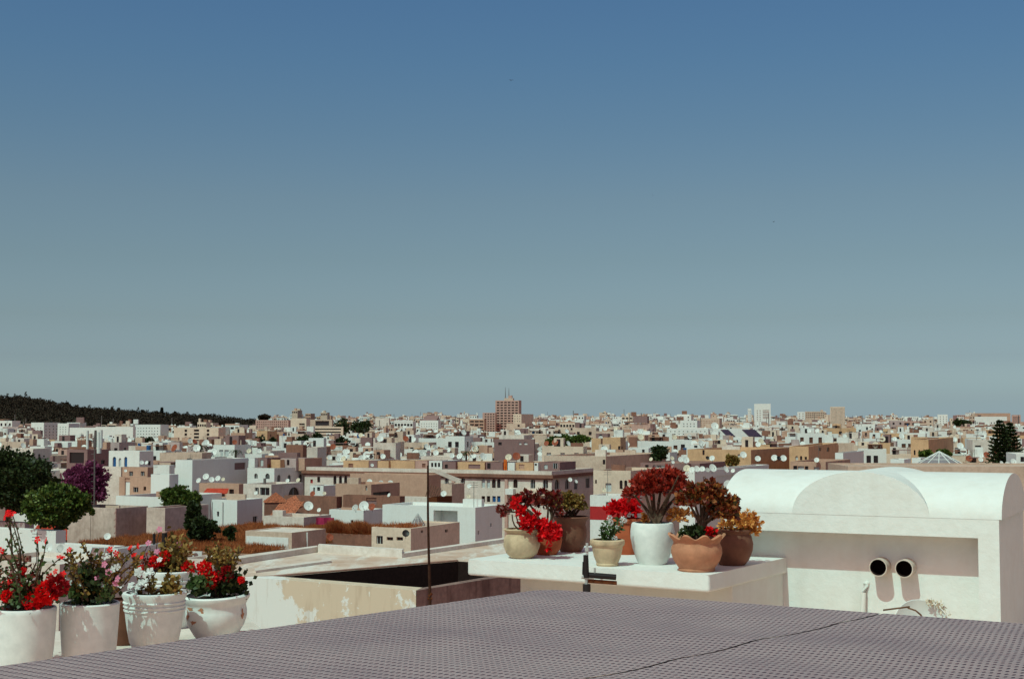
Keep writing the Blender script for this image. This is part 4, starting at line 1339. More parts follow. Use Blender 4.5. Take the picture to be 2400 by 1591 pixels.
mb.prism(npoly([(560, 1351.5), (1074, 1308), (1215, 1316), (1260, 1262), (1180, 1263), (940, 1299), (745, 1287), (640, 1300), (540, 1318)]), 2, ZN - .15, 0, 1)
mb.build('roof', ['soot_and_shade', 'roof_patchy'], root)  # sides coloured dark as the court's shade, top is the patchy roof
mb = MB()
mb.prism(npoly([(560, 1351.2), (1074, 1307.8), (1071, 1306), (560, 1348.8)]), ZN - .8, ZN - .10)
mb.build('roof_edge', 'roof_brown', root)
for pts, hh, mt in (([(745, 1288), (942, 1300), (946, 1297), (748, 1285)], .42, 'roof_white'), ([(942, 1300), (1255, 1255), (1250, 1252), (944, 1296)], .22, 'roof_white'), ([(540, 1318), (745, 1287), (742, 1284), (536, 1312)], .3, 'roof_white'), ([(600, 1335), (775, 1312), (775, 1308), (596, 1330)], .12, 'roof_white')):
    mb = MB()
    mb.prism(npoly(pts), ZN - .16, ZN - .15 + hh)
    mb.build('kerb', mt, root)
mb = MB()
mb.prism(npoly([(1074, 1330), (1118, 1335), (1122, 1328), (1078, 1324)], ZN - .6), 2, ZN - .62)
mb.build('pier', 'concrete', root)
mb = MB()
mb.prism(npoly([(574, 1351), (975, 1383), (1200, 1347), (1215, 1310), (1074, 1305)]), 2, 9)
mb.build('court_floor', 'soot_and_shade', root)  # floor painted with the deep shade of the court
SKYL.append((540, 1260, 1262, 60))

# ---- dry grass
def grass(root, W, T, H_, n, h, label, m=.1, skip=None):
    x, y = m + rng.random(n) * (W - 2 * m), m + rng.random(n) * (T - 2 * m)
    P = np.stack([x, y, np.full(n, H_)], 1)
    hh = h * (.35 + .8 * rng.random(n)) * (.6 + .5 * np.sin(x * 1.3 + 2 * np.sin(y * .9)) ** 2)
    o = quads('dry_grass', leafs(P, rng.normal(size=(n, 3)) * .35 + [0, 0, 1], hh, .012 + .014 * rng.random(n), .1, .4), 'grass_dry')
    o.location, o.rotation_euler = root.location, root.rotation_euler
    return tag(o, label, 'grass', None, 'stuff')
grass(gr1[0], gr1[1], min(gr1[2], 26), gr1[3], 90000, .5, 'dry reddish grass covering the long low stone house')
grass(gr2[0], gr2[1], min(gr2[2], 9), gr2[3], 16000, 1.0, 'tall dry orange grass on the rough stone wall house')
kh = next(h for h in HOUSES if h[0]['label'].startswith('beige kitchen'))
grass(kh[0], kh[1] * .9, 3, kh[3] - .1, 900, .5, 'tuft of dry straw on the kitchen hut')

# ---- tiled roofs
def tiles(px, py, D, w_, d_, rise, mat, label, rz=0, hip=False, drop=0.0):
    p = atd(px, py, D)
    root = thing('tiled_roof_shed', label, 'shed', (p.x, p.y, p.z - 2.2), rz)
    mb = MB()
    mb.box((-w_ / 2 + .1, .1, -4), (w_ / 2 - .1, d_ - .1, 2.15))
    mb.build('wall', 'brown', root)
    mb = MB()
    n = max(6, int(w_ / .24))
    if hip:
        ap = (0, d_ / 2, 2.2 + rise)
        cs = [(-w_ / 2, 0, 2.2), (w_ / 2, 0, 2.2), (w_ / 2, d_, 2.2), (-w_ / 2, d_, 2.2)]
        for i in range(4):
            mb.poly([cs[i], cs[(i + 1) % 4], ap])
            a, c = Vector(cs[i]), Vector(cs[(i + 1) % 4])
            for k in range(1, 9):
                t = k / 9
                q0, q1 = a.lerp(Vector(ap), t), c.lerp(Vector(ap), t)
                mb.tube([q0, q1], .045, 5, 0, False)
    else:
        V, m2 = [], 6
        for i in range(n * m2 + 1):
            x = -w_ / 2 + w_ * i / (n * m2)
            z = .055 * abs(math.sin(math.pi * i / m2)) + .02 * math.sin(i * .7)
            V += [(x, 0, 2.2 + z + drop * i / (n * m2)), (x, d_, 2.2 + rise + z + drop * i / (n * m2))]
        mb.mesh(V, [(2 * i, 2 * i + 2, 2 * i + 3, 2 * i + 1) for i in range(n * m2)])
        rows = max(3, int(d_ / .35))
        for r_ in range(rows):
            t = (r_ + .5) / rows
            mb.tube([(-w_ / 2, d_ * t, 2.23 + rise * t), (w_ / 2, d_ * t, 2.23 + rise * t + drop)], .03, 5, 0, False)
    mb.build('roof', mat, root)
    return root
tiles(647, 1177, 142, 2.4, 2.4, .95, 'tile_orange', 'pointed orange tiled roof left of the big oval dish', .2, True)
tiles(652, 1222, 137, 2.8, 2.6, 1.5, 'tile_orange', 'broad sagging brown tiled roof slope below the pointed orange roof', -.35, False, .3)
tiles(698, 1200, 139, 1.2, 2.2, 1.0, 'tile_orange', 'narrow broken tiled slope beside the sagging roof', .5, False, .5)
tiles(122, 1266, 131, 4.4, 3.0, 1.15, 'tile_red', 'bright red ribbed tile roof under the leafy green tree', .05)

# ---- glass pyramids
def pyramid(px, py, ptop, D, wpx, label, ribs_, bh=6, name='glass_skylight', glass='glass_pale', frame='dish_white'):
    p = atd(px, py, D)
    h = (py - ptop) * D / F
    r = wpx / 2 * D / F
    root = thing(name, label, 'skylight', p, .2)
    mb = MB()
    n = ribs_
    cs = [(r * math.cos(2 * math.pi * k / n), r * math.sin(2 * math.pi * k / n), 0) for k in range(n)]
    for k in range(n):
        mb.poly([cs[k], cs[(k + 1) % n], (0, 0, h)])
    mb.build('glazing', glass, root)
    mb = MB()
    for k in range(n):
        mb.tube([cs[k], (0, 0, h * 1.01)], .025 * r ** .5 * 1.5, 5)
        for t in (.02, .35, .65):
            a, c = Vector(cs[k]) * (1 - t), Vector(cs[(k + 1) % n]) * (1 - t)
            a.z = c.z = h * t
            mb.tube([a, c], .02 * r ** .5 * 1.4, 5)
    mb.build('frame', frame, root, True)
    mb = MB()
    mb.lathe([(r * 1.02, -bh), (r * 1.02, -.02), (r * .98, 0)], n)
    mb.build('base', 'white', root)
    return root
pyramid(2202, 1086, 1058, 150, 104, 'white framed glass pyramid above the vaulted hut', 12)
pyramid(979, 1235, 1203, 112.5, 42, 'small grey glass cone skylight on the kitchen hut', 8, 1.2, glass='glass_pale', frame='dish_grey')

# ---- right: long low roofs behind the vaulted hut
H('long tan roof terrace running behind the vaulted hut to the photo edge', 2500, 1093, 118, 1985, None, 'roof', 'roof', par=.12, T=9, phi=2)
H('white box roof room left of the glass pyramid', 2119, 1076, 146, 2084, 2132, 'white_clean', 'roof', par=.1)
H('white box roof room touching the left foot of the glass pyramid', 2158, 1073, 156, 2134, 2167, 'white_clean', 'roof', par=.1)
H('white house with one dark window at the photo edge, right of the monkey puzzle trees', 2450, 1064, 150, 2378, None, 'white', 'roof', [(2388, 1070, 2397, 1082, S)], par=.2, phi=12)
H('low brown shed roof with dark open bays behind the vaulted hut', 1935, 1082, 150, 1850, 1990, 'tan', 'roof_brown', [(1857, 1091, 1866, 1102, S), (1867, 1092, 1882, 1102, S, 'shutter_white'), (1884, 1092, 1892, 1102, S), (1905, 1094, 1918, 1102, S, 'shutter_white')], [(1945, 1092, 1960, 1101, S), (1966, 1092, 1984, 1101, S)])
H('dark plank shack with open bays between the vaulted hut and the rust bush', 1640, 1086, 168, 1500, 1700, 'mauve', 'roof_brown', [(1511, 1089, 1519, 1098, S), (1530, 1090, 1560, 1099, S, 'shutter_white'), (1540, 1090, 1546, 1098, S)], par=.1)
H('white terrace house with a low dark frieze, above the wide cream house', 1420, 1069, 200, 1275, 1560, 'beige', 'roof', [(1404, 1075, 1462, 1088, S, 'white'), (1412, 1077, 1418, 1088, S)], par=.4)
H('ochre stone house with small square windows left of the white solar building', 1760, 1054, 208, 1610, 1850, 'ochre', 'roof', [(1645, 1054, 1650, 1066, S), (1688, 1047, 1694, 1053, S), (1708, 1066, 1716, 1074, S), (1727, 1064, 1734, 1071, S, 'shutter_white')], [(1768, 1066, 1774, 1074, S)])

# ================================================================== the modern city and the skyline
GT = 'tall modern blocks on the skyline'
def grid(x0, x1, y0, y1, nx, ny, fx=.55, fy=.45, pane='dark'):
    dx, dy = (x1 - x0) / nx, (y1 - y0) / ny
    return [(x0 + dx * (i + .5 - fx / 2), y0 + dy * (j + .5 - fy / 2), x0 + dx * (i + .5 + fx / 2), y0 + dy * (j + .5 + fy / 2), False, pane) for i in range(nx) for j in range(ny)]
def L(label, xc, y, D, x0, x1, mat='white', F_=(), R_=(), **kw):
    kw.setdefault('par', .8)
    kw.setdefault('rec', .6)
    return house('tower_block' if y < 972 else 'apartment_block', label, 'building', xc, y, D, x0, x1, mat=mat, roof='roof', opsF=F_, opsR=R_, group=GT, **kw)
L('tallest pinkish tower with a grid of dark windows and two thin aerials', 1216, 938, 1600, 1161, 1222, 'pink', grid(1163, 1215, 940, 1014, 6, 12, .72, .5), (), phi=14)
t1 = HOUSES[-1]
boxpart(t1[0], 'roof_cabin', (t1[1] * .35, 3, t1[3]), (t1[1] * .72, 9, t1[3] + 2.6), 'beige')
boxpart(t1[0], 'roof_cabin', (t1[1] * .52, 4, t1[3] + 2.6), (t1[1] * .66, 8, t1[3] + 5.6), 'pink')
for f, h_ in ((.38, 15), (.53, 14)):
    mb = MB()
    mb.tube([(t1[1] * f, 5, t1[3] + 1), (t1[1] * f, 5, t1[3] + h_ * .45), (t1[1] * f, 5, t1[3] + h_)], [.55, .4, .15], 5)
    mb.build('aerial', 'metal', t1[0])
L('lower stepped wing with window rows at the left foot of the tallest tower', 1161, 967, 1590, 1131, 1164, 'pink', grid(1135, 1160, 968, 1012, 4, 8, .65, .45), (), phi=10)
L('low brown wing with dark strips left of the stepped wing', 1135, 982, 1560, 1100, 1140, 'tan', grid(1101, 1134, 984, 1006, 3, 3, .85, .5), phi=10)
L('short cream wing with dotted windows at the right foot of the tallest tower', 1222, 970, 1570, 1203, 1250, 'cream', grid(1204, 1221, 972, 990, 3, 3, .3, .35), (), phi=14)
L('pale block with a slanting dark shade wall in front of the tallest tower', 1231, 992, 1100, 1187, 1250, 'beige', [(1213, 995, 1218, 1000, S)], phi=20)
L('white twin-slab tower with a pink louvred right half, left of the bare tower', 1806, 946, 1600, 1767, 1811, 'white', grid(1771, 1784, 960, 995, 2, 7, .35, .5, 'grey') + grid(1786, 1803, 960, 982, 1, 6, .9, .5, 'pink'), phi=8)
L('slim white slab joined to the left of the twin-slab tower', 1761, 957, 1610, 1752, 1764, 'white', grid(1753, 1760, 961, 998, 2, 7, .35, .5, 'grey'), phi=8)
L('white office block with grey window grid between the two right-hand towers', 1886, 965, 1600, 1868, 1890, 'white', grid(1869, 1885, 967, 987, 2, 4, .4, .4, 'grey'), phi=10)
L('long shaded annex with a fine grid of windows behind the white office block', 1932, 964, 1620, 1886, 1934, 'beige', grid(1888, 1931, 966, 980, 10, 3, .6, .5, 'mauve'), phi=5)
L('bare pale tower of fine vertical fins with a white left edge', 1980, 953, 1600, 1945, 1983, 'cream', grid(1947, 1979, 955, 998, 11, 1, .35, .96, 'grey'), phi=5)
L('white high slab with a beige right side, left of the tree clump at right', 2221, 971, 1500, 2196, 2236, 'white', grid(2199, 2220, 974, 1000, 3, 5, .25, .5, 'grey'), phi=16)
L('dark mauve narrow tower behind the white high slab', 2243, 973, 1550, 2232, 2246, 'mauve', phi=16)
L('large white institute with a row of small windows, behind the monkey puzzle trees', 2360, 976, 1300, 2283, 2400, 'white', grid(2285, 2345, 988, 994, 9, 1, .35, .6), phi=5)
L('brown roof storey with railings and antennas on the institute skyline', 2368, 968, 1350, 2284, 2372, 'tan', grid(2287, 2300, 972, 984, 1, 1, .6, .9, 'mauve'), phi=5)
L('pink louvred slab at the right photo edge behind the monkey puzzle trees', 2392, 972, 1300, 2370, 2430, 'pink', grid(2372, 2391, 975, 994, 7, 1, .5, .9, 'mauve'), phi=5)
L('white house under a big tilted dark roof, left of the brown tower', 1027, 985, 900, 984, 1034, 'white', grid(986, 1026, 990, 1014, 7, 4, .3, .3), phi=14)
h_ = HOUSES[-1]
mb = MB()
mb.mesh([(h_[1] * .08, .5, h_[3] - .2), (h_[1] * .86, .5, h_[3] - .2), (h_[1] * .96, 5, h_[3] + 3.0), (h_[1] * .2, 5, h_[3] + 3.0), (h_[1] * .08, 5.3, h_[3] - .2), (h_[1] * .86, 5.3, h_[3] - .2)], [(0, 1, 2, 3), (1, 5, 2), (0, 3, 4), (4, 3, 2, 5)])
mb.build('pitched_roof', 'mauve', h_[0])
L('white gabled block with a tall rounded front, left of the dark roofed house', 912, 979, 1000, 880, 915, 'white_worn', grid(883, 910, 996, 1006, 4, 1, .3, .4), phi=18)
L('white office with three dark window bands beside the striped office', 718, 980, 800, 682, 728, 'cream', [(702, 992, 715, 996, S), (702, 998, 715, 1002, S), (702, 1004, 715, 1008, S)], phi=14)
L('long low office striped with dark horizontal bands, left of the dark trees', 804, 1000, 780, 730, 806, 'cream', [(732, 1004, 800, 1007, S), (732, 1011, 800, 1014, S), (732, 1018, 800, 1021, S)], phi=6)
L('grey glass storey on top of the striped office', 778, 983, 830, 728, 782, 'beige', [(740, 986, 772, 997, S, 'glass')], phi=6)
L('long pinkish block of many small balconies at left of the white office', 676, 984, 900, 600, 684, 'pink', grid(602, 674, 986, 1008, 16, 4, .4, .5, 'mauve'), phi=6)
L('white apartment tower with a wide grey side, leftmost below the hill', 103, 990, 900, 75, 142, 'white', grid(80, 101, 1000, 1032, 3, 6, .35, .4, 'mauve'), grid(106, 140, 995, 1030, 4, 5, .3, .4, 'mauve'), phi=24)
L('second white apartment tower with a grey shaded side below the hill', 161, 992, 880, 137, 188, 'white', grid(140, 159, 998, 1030, 3, 6, .35, .35), (), phi=24)
L('wide white apartments with scattered small windows behind the lattice mast', 248, 1002, 860, 165, 255, 'white', grid(195, 246, 1018, 1032, 9, 2, .35, .35), phi=16)
L('white terraced apartments stepping up, right of the lattice mast', 312, 1000, 850, 226, 320, 'white', grid(250, 308, 1020, 1036, 8, 2, .35, .4), phi=12)
L('white apartment house with a grey right end, centre of the left group', 376, 995, 870, 318, 397, 'white', grid(322, 374, 1000, 1034, 8, 5, .3, .35), phi=22)
L('cream apartment house with dark balcony columns, right of the left group', 512, 1002, 820, 409, 530, 'cream', [(434 + dx, y_, 440 + dx, y_ + 6, S) for dx in (0, 52) for y_ in (1006, 1015, 1024, 1033)] + [(456, y_, 468, y_ + 5, S) for y_ in (1006, 1014, 1022, 1030)] + [(448, 1016, 450, 1018, S)], phi=10)
L('white house with a slab roof on the hill edge among the trees', 638, 980, 1500, 604, 640, 'white', grid(606, 636, 984, 994, 5, 2, .4, .4), phi=10)
# solar roofed white building
H('white row building with seven small square windows and two dark solar roofs', 1789, 1025, 420, 1686, 1795, 'white_clean', 'roof', grid(1692, 1788, 1030, 1037, 7, 1, .32, .8), phi=8, T=14, par=.3)
so = HOUSES[-1]
for a0, a1 in ((.02, .36), (.52, .98)):
    mb = MB()
    x0, x1 = so[1] * a0, so[1] * a1
    mb.mesh([(x0 + 2, 1, so[3] + .3), (x1, 1, so[3] + .3), (x1 - 2, 7, so[3] + 2.3), (x0, 7, so[3] + 2.3), (x0 + 2, 1.2, so[3] + .1), (x1, 1.2, so[3] + .1), (x1 - 2, 7.2, so[3] + 2.1), (x0, 7.2, so[3] + 2.1)], [(0, 1, 2, 3), (7, 6, 5, 4), (0, 4, 5, 1), (1, 5, 6, 2), (2, 6, 7, 3), (3, 7, 4, 0)])
    mb.build('solar_roof', 'solar', so[0])
H('pinkish block with a dark flat roof slab left of the white dotted houses', 1524, 993, 620, 1480, 1532, 'pink', 'roof_brown', phi=16, T=12)
bb = HOUSES[-1]
boxpart(bb[0], 'solar_roof', (1, -.4, bb[3] + .2), (bb[1] * .85, 4, bb[3] + 3.2), 'mauve')
H('white hotel with rows of dotted windows, right of the pinkish block', 1660, 1004, 640, 1562, 1668, 'white', 'roof', grid(1566, 1656, 1008, 1026, 9, 3, .3, .3), phi=10)
H('large white block with rows of small windows in front of the hotel', 1634, 985, 760, 1594, 1640, 'white', 'roof', grid(1598, 1630, 990, 1002, 4, 2, .3, .35), phi=14)
H('tan office block with a dark left edge below the skyline, right of the white hotel', 1686, 980, 900, 1632, 1692, 'beige', 'roof', grid(1640, 1684, 984, 1002, 7, 4, .6, .35, 'tan'), phi=10)
H('wide plain ochre block, left of the dark fig tree', 1454, 1025, 300, 1412, 1466, 'ochre', 'roof', [(1448, 1045, 1453, 1058, S)], [(1456, 1046, 1459, 1059, S)], phi=16)
H('tall ochre block with a shaded slit, touching the wide plain ochre block', 1408, 1027, 310, 1386, 1412, 'ochre', 'roof', [(1405, 1044, 1407, 1058, S)], phi=20)
H('white cottage with two tall windows below the ochre blocks', 1520, 1050, 262, 1472, 1524, 'white', 'roof', [(1481, 1053, 1487, 1066, S), (1504, 1053, 1510, 1066, S)], phi=10)
H('mauve shuttered house with white gaps, below the tallest tower', 1252, 1029, 260, 1158, 1254, 'mauve', 'roof', [(1168, 1036, 1176, 1043, S), (1216, 1036, 1222, 1042, S, 'white'), (1228, 1036, 1236, 1042, S, 'white')], phi=8)
H('sandstone hall with two tall arched windows, left of the glass pyramid', 2176, 1030, 240, 2132, 2232, 'ochre', 'roof', [(2139, 1054, 2143, 1066, A), (2150, 1054, 2154, 1066, A)], phi=24, par=.2)
H('pale ochre upper hall rising behind the sandstone hall', 2174, 1024, 262, 2134, 2182, 'ochre', 'roof', phi=14, par=.1)
H('ochre house with small arched windows, behind the vaulted hut at its left', 1895, 1046, 205, 1848, 1962, 'ochre', 'roof', [(1862, 1068, 1868, 1078, A, 'shutter_white'), (1873, 1068, 1878, 1078, A), (1884, 1070, 1889, 1077, S)], [(1917, 1048, 1923, 1056, S), (1936, 1048, 1942, 1058, S)], phi=20)
H('white cube with a pale grey right face above the vaulted hut', 1976, 1061, 178, 1955, 2022, 'white_clean', 'roof', phi=24)

# ---- wooded hill
hp = [(-900, 925), (-400, 930), (-150, 930), (0, 943), (45, 945), (110, 954), (160, 963), (200, 968), (260, 973), (320, 977), (380, 980), (430, 983), (480, 985), (540, 991), (620, 998), (760, 1006), (900, 1010)]
def ridge(px):
    return float(np.interp(px, [a for a, _ in hp], [b_ for _, b_ in hp]))
V, Fc = [], []
cols = list(range(-900, 901, 30))
prof = ((1150, .0), (1300, .35), (1500, .7), (1700, .93), (1850, 1.0), (2300, .4))
for px in cols:
    zt = max(atd(px, ridge(px), 1850).z, 16)
    for D, k in prof:
        q = atd(px, 980, D)
        V.append((q.x, D, 4 + (zt - 4) * k * (1 + .05 * math.sin(px * .02 + D))))
n = len(prof)
for i in range(len(cols) - 1):
    for j in range(n - 1):
        Fc.append((i * n + j, (i + 1) * n + j, (i + 1) * n + j + 1, i * n + j + 1))
mb = MB()
mb.mesh(V, Fc)
structure(mb.build('hill', 'hill', None, True))
def hill_z(px, D):
    zt = max(atd(px, ridge(px), 1850).z, 16)
    return 4 + (zt - 4) * float(np.interp(D, [a for a, _ in prof], [b_ for _, b_ in prof])) * (1 + .05 * math.sin(px * .02 + D))
P, Dn, S_ = [], [], []
for k in range(1600):
    px, D = -250 + 1050 * rng.random() ** 1.15, 1260 + 600 * rng.random() ** .8
    if px > 600:
        continue
    z = hill_z(px, D)
    q = atd(px, 980, D)
    h, r_ = 4 + 4 * rng.random(), 3.2 + 2.6 * rng.random()
    if rng.random() < .035:
        h, r_ = 7 + 5 * rng.random(), 1.3
    m = 90
    d = unit(rng.normal(size=(m, 3)))
    P.append(np.array([q.x, D, z + h * .55]) + d * np.array([r_, r_, h * .6]) * (.55 + .45 * rng.random((m, 1))))
    Dn.append(d + rng.normal(size=(m, 3)) * .6)
    S_.append(np.full(m, 1.7))
P, Dn, S_ = np.concatenate(P), np.concatenate(Dn), np.concatenate(S_)
tag(quads('hill_woods', leafs(P, Dn, S_, S_ * .42), 'leaf_wood'), 'dark woods covering the hill on the left skyline', 'woods', None, 'stuff')

# ---- trees one can tell apart
def cypress(px, D, yt, yb, wpx, label):
    a, b_ = atd(px, yt, D), atd(px, yb, D)
    h = a.z - b_.z
    r_ = wpx / 2 * D / F
    root = thing('cypress_tree', label, 'tree', b_, 0, 'spiky trees on the hill crest')
    mb = MB()
    mb.tube([(0, 0, -2), (0, 0, h * .9)], [.5, .1], 6)
    mb.build('trunk', 'bark', root)
    n = 380
    t = rng.random(n)
    th = rng.random(n) * 6.283
    rr = r_ * (1 - t) ** .8 * (.5 + .6 * rng.random(n))
    P = np.stack([rr * np.cos(th), rr * np.sin(th), t * h], 1)
    quads('crown', leafs(P, np.stack([np.cos(th), np.sin(th), np.full(n, .7)], 1) + rng.normal(size=(n, 3)) * .4, 2.2, .8), 'leaf_cypress', root)
for i, (px, yt, w_) in enumerate(((379, 956, 8), (262, 957, 6), (278, 957, 7), (410, 966, 7), (470, 972, 5), (482, 974, 5), (335, 962, 7), (365, 966, 6))):
    names = ('tallest dark spire tree on the hill crest above the white apartments', 'first of two neighbouring spire trees left on the hill crest', 'second of two neighbouring spire trees left on the hill crest', 'short spire tree right of the tallest spire tree', 'left twin of two thin spires at the low right end of the hill', 'right twin of two thin spires at the low right end of the hill', 'broad short spire tree midway along the hill crest', 'short thin spire tree just left of the tallest spire tree')
    cypress(px, 1850, yt, ridge(px) + 3, w_, names[i])
tree_px('round_pine', 'round dark pine standing out on the hill crest', 'tree', 157, 1850, 943, 960, 17, 'leaf_wood', 600, 2.4, trunk=.5, base=20)
tree_px('broadleaf_tree', 'huge dark green tree filling the left photo edge', 'tree', 20, 118, 1046, 1225, 235, 'leaf_dark', 34000, .28, lobes=30, trunk=.4)
tree_px('jacaranda_tree', 'purple flowering jacaranda behind the lattice mast', 'tree', 195, 132, 1078, 1186, 120, 'jacaranda', 18000, .22, lobes=22, trunk=.25)
tree_px('broadleaf_tree', 'leafy bright green tree in front of the purple tree', 'tree', 135, 106, 1134, 1244, 150, 'leaf_mid', 22000, .24, lobes=26, trunk=.25)
tree_px('broadleaf_tree', 'rounded green tree between the bright parapet house and the drainpipe house', 'tree', 424, 133, 1137, 1200, 100, 'leaf_mid', 14000, .22, lobes=22, trunk=.2)
tree_px('climbing_ivy', 'dark ivy mass hanging down below the rounded green tree', 'ivy', 455, 126, 1178, 1250, 44, 'leaf_dark', 7000, .22, lobes=14, trunk=.1)
tree_px('dark_bush', 'dark spreading bush on the dry grass roof', 'bush', 470, 112, 1214, 1266, 88, 'leaf_dark', 9000, .2, lobes=14, trunk=.08)
tree_px('dark_bush', 'small dark bush right of the spreading bush on the grass roof', 'bush', 540, 112, 1236, 1266, 26, 'leaf_dark', 900, .22, lobes=4, trunk=.05)
tree_px('hanging_plant', 'green tuft hanging over the edge of the stained concrete wall', 'plant', 213, 126, 1188, 1206, 13, 'leaf_mid', 500, .2, lobes=3, trunk=.03)
for px, D, yt, yb, w_, mt, lab in (
    (333, 420, 1022, 1046, 30, 'leaf_dark', 'small round dark tree in front of the grey ended apartments'),
    (352, 420, 1028, 1044, 16, 'leaf_dark', 'tiny dark tree right beside the small round dark tree'),
    (800, 880, 982, 1026, 52, 'leaf_dark', 'tall dark tree right of the striped office, left half of the clump'),
    (848, 880, 984, 1026, 56, 'leaf_dark', 'wide dark tree right of the striped office, right half of the clump'),
    (712, 520, 1018, 1046, 34, 'leaf_dark', 'dark low tree in front of the white office with window bands'),
    (742, 520, 1014, 1050, 40, 'leaf_dark', 'dark larger tree in front of the striped office'),
    (798, 520, 1024, 1050, 36, 'leaf_dark', 'dark tree at the right foot of the striped office'),
    (610, 560, 1022, 1046, 30, 'leaf_dark', 'dark tree left of the pinkish balcony block foot'),
    (640, 560, 1026, 1044, 22, 'leaf_dark', 'small dark tree under the pinkish balcony block'),
    (1300, 340, 1024, 1048, 52, 'leaf_mid', 'flat green tree crown right of the mauve shuttered house, left of three'),
    (1328, 340, 1021, 1044, 50, 'leaf_mid', 'flat green tree crown right of the mauve shuttered house, middle of three'),
    (1358, 340, 1021, 1038, 46, 'leaf_mid', 'flat green tree crown right of the mauve shuttered house, right of three'),
    (1545, 215, 1046, 1080, 42, 'leaf_dark', 'dark fig tree behind the dark plank shack'),
    (1716, 160, 1068, 1092, 30, 'leaf_olive', 'olive shrub on the roofs left of the vaulted hut'),
    (2176, 215, 1054, 1076, 46, 'leaf_mid', 'rounded green tree behind the left slope of the glass pyramid'),
    (2212, 215, 1056, 1074, 40, 'leaf_mid', 'rounded green tree behind the right slope of the glass pyramid'),
    (2252, 900, 983, 1000, 40, 'leaf_dark', 'far dark tree clump right of the white high slab'),
    (525, 900, 985, 1000, 26, 'leaf_wood', 'dark round tree at the right end of the hill'),
    (620, 1300, 972, 985, 30, 'leaf_wood', 'far dark tree behind the slab roofed house')):
    tree_px('round_tree', lab, 'tree', px, D, yt, yb, w_, mt, int(min(3000, 700 + w_ * 28)), .0011 * D + .12, trunk=.2, lobes=14, group='dark trees among the roofs')
def palm(px, D, yt, yb, wpx, label):
    a, b_ = atd(px, yt, D), atd(px, yb, D)
    h = a.z - b_.z
    r_ = wpx / 2 * D / F
    root = thing('palm_tree', label, 'tree', b_, 0, 'palms among the roofs')
    mb = MB()
    mb.tube([(0, 0, -6), (.05, 0, h * .45)], [.2, .15], 7)
    mb.build('trunk', 'bark', root, True)
    V = []
    for k in range(22):
        t = k * 2.4
        up = .2 + .8 * rng.random()
        p = Vector((0, 0, h * .45))
        d = Vector((math.cos(t), math.sin(t), up * 1.2))
        for s_ in range(6):
            q = p + d.normalized() * r_ * .24
            d.z -= .42
            w_ = Vector((-math.sin(t), math.cos(t), 0)) * r_ * .12
            V.append([p, (p + q) / 2 + w_, q, (p + q) / 2 - w_ * .9])
            p = q
    quads('crown', np.array(V), 'leaf_dark', root)
palm(1092, 214, 1044, 1078, 34, 'dark palm left of the mauve shuttered house')
palm(470, 262, 1033, 1062, 44, 'flat dark palm below the cream apartment house')
palm(552, 258, 1042, 1072, 30, 'small dark palm above the big grey-sided block')
def araucaria(px, D, yt, yb, wpx, label, ph):
    a, b_ = atd(px, yt, D), atd(px, yb, D)
    h = a.z - b_.z
    r_ = wpx / 2 * D / F
    root = thing('monkey_puzzle_tree', label, 'tree', (b_.x, b_.y, b_.z - 5), 0, 'monkey puzzle trees at right')
    mb = MB()
    mb.tube([(0, 0, 0), (0, 0, 5 + h * .98)], [.3, .05], 8)
    mb.build('trunk', 'bark', root, True)
    P, Dn = [], []
    nt_ = 13
    for k in range(nt_):
        t = k / (nt_ - 1)
        z = 5 + h * (.02 + .95 * t)
        rr = r_ * (1.02 - t) ** .62 * (.92 + .12 * rng.random())
        m = 9
        for j in range(m):
            th = j * 6.283 / m + k * .9 + ph + rng.normal() * .12
            ln = rr * (.85 + .25 * rng.random())
            for s_ in range(44):
                u = (s_ + rng.random()) / 44
                e = np.array([math.cos(th), math.sin(th), 0])
                P.append(e * ln * u + [0, 0, z + .12 * ln * u - .30 * ln * u * (1 - u) + .10 * ln * u ** 3])
                Dn.append(e * .9 + rng.normal(size=3) * np.array([.6, .6, .22]) + [0, 0, .2])
    P, Dn = np.array(P), np.array(Dn)
    quads('crown', leafs(P, Dn, .40, .10), 'leaf_dark', root)
araucaria(2345, 182, 986, 1092, 62, 'left monkey puzzle tree with layered drooping branches', 0)
araucaria(2368, 188, 992, 1092, 64, 'right monkey puzzle tree with layered drooping branches', .4)

# ---- mobile phone mast
D = 126
p0 = atd(221, 1186, D)
root = thing('phone_mast', 'thin lattice mast with pale panel antennas in front of the purple tree', 'mast', p0)
q = lambda x, y: atd(x, y, D) - p0
mb = MB()
mb.tube([q(221, 1186), q(222, 1048)], .07, 7)
mb.tube([q(222, 1048), q(224, 1008)], [.16, .10], 7)
mb.build('pole', 'metal', root, True)
for x, y0, y1, r_ in ((205, 1009, 1052, .08), (232, 1012, 1062, .13), (237, 1007, 1050, .09)):
    mb = MB()
    mb.tube([q(x, y1), q(x, y0)], r_ * 1.5, 10)
    mb.build('panel_antenna', 'dish_white', root, True)
    mb = MB()
    mb.tube([q(x, (y0 + y1) / 2), q(223, (y0 + y1) / 2 + 4)], .05, 5)
    mb.build('bracket', 'metal', root, True)
for y in range(1064, 1180, 16):
    mb = MB()
    mb.tube([q(213, y), q(222, y)], .03, 5)
    mb.build('rung', 'metal', root)

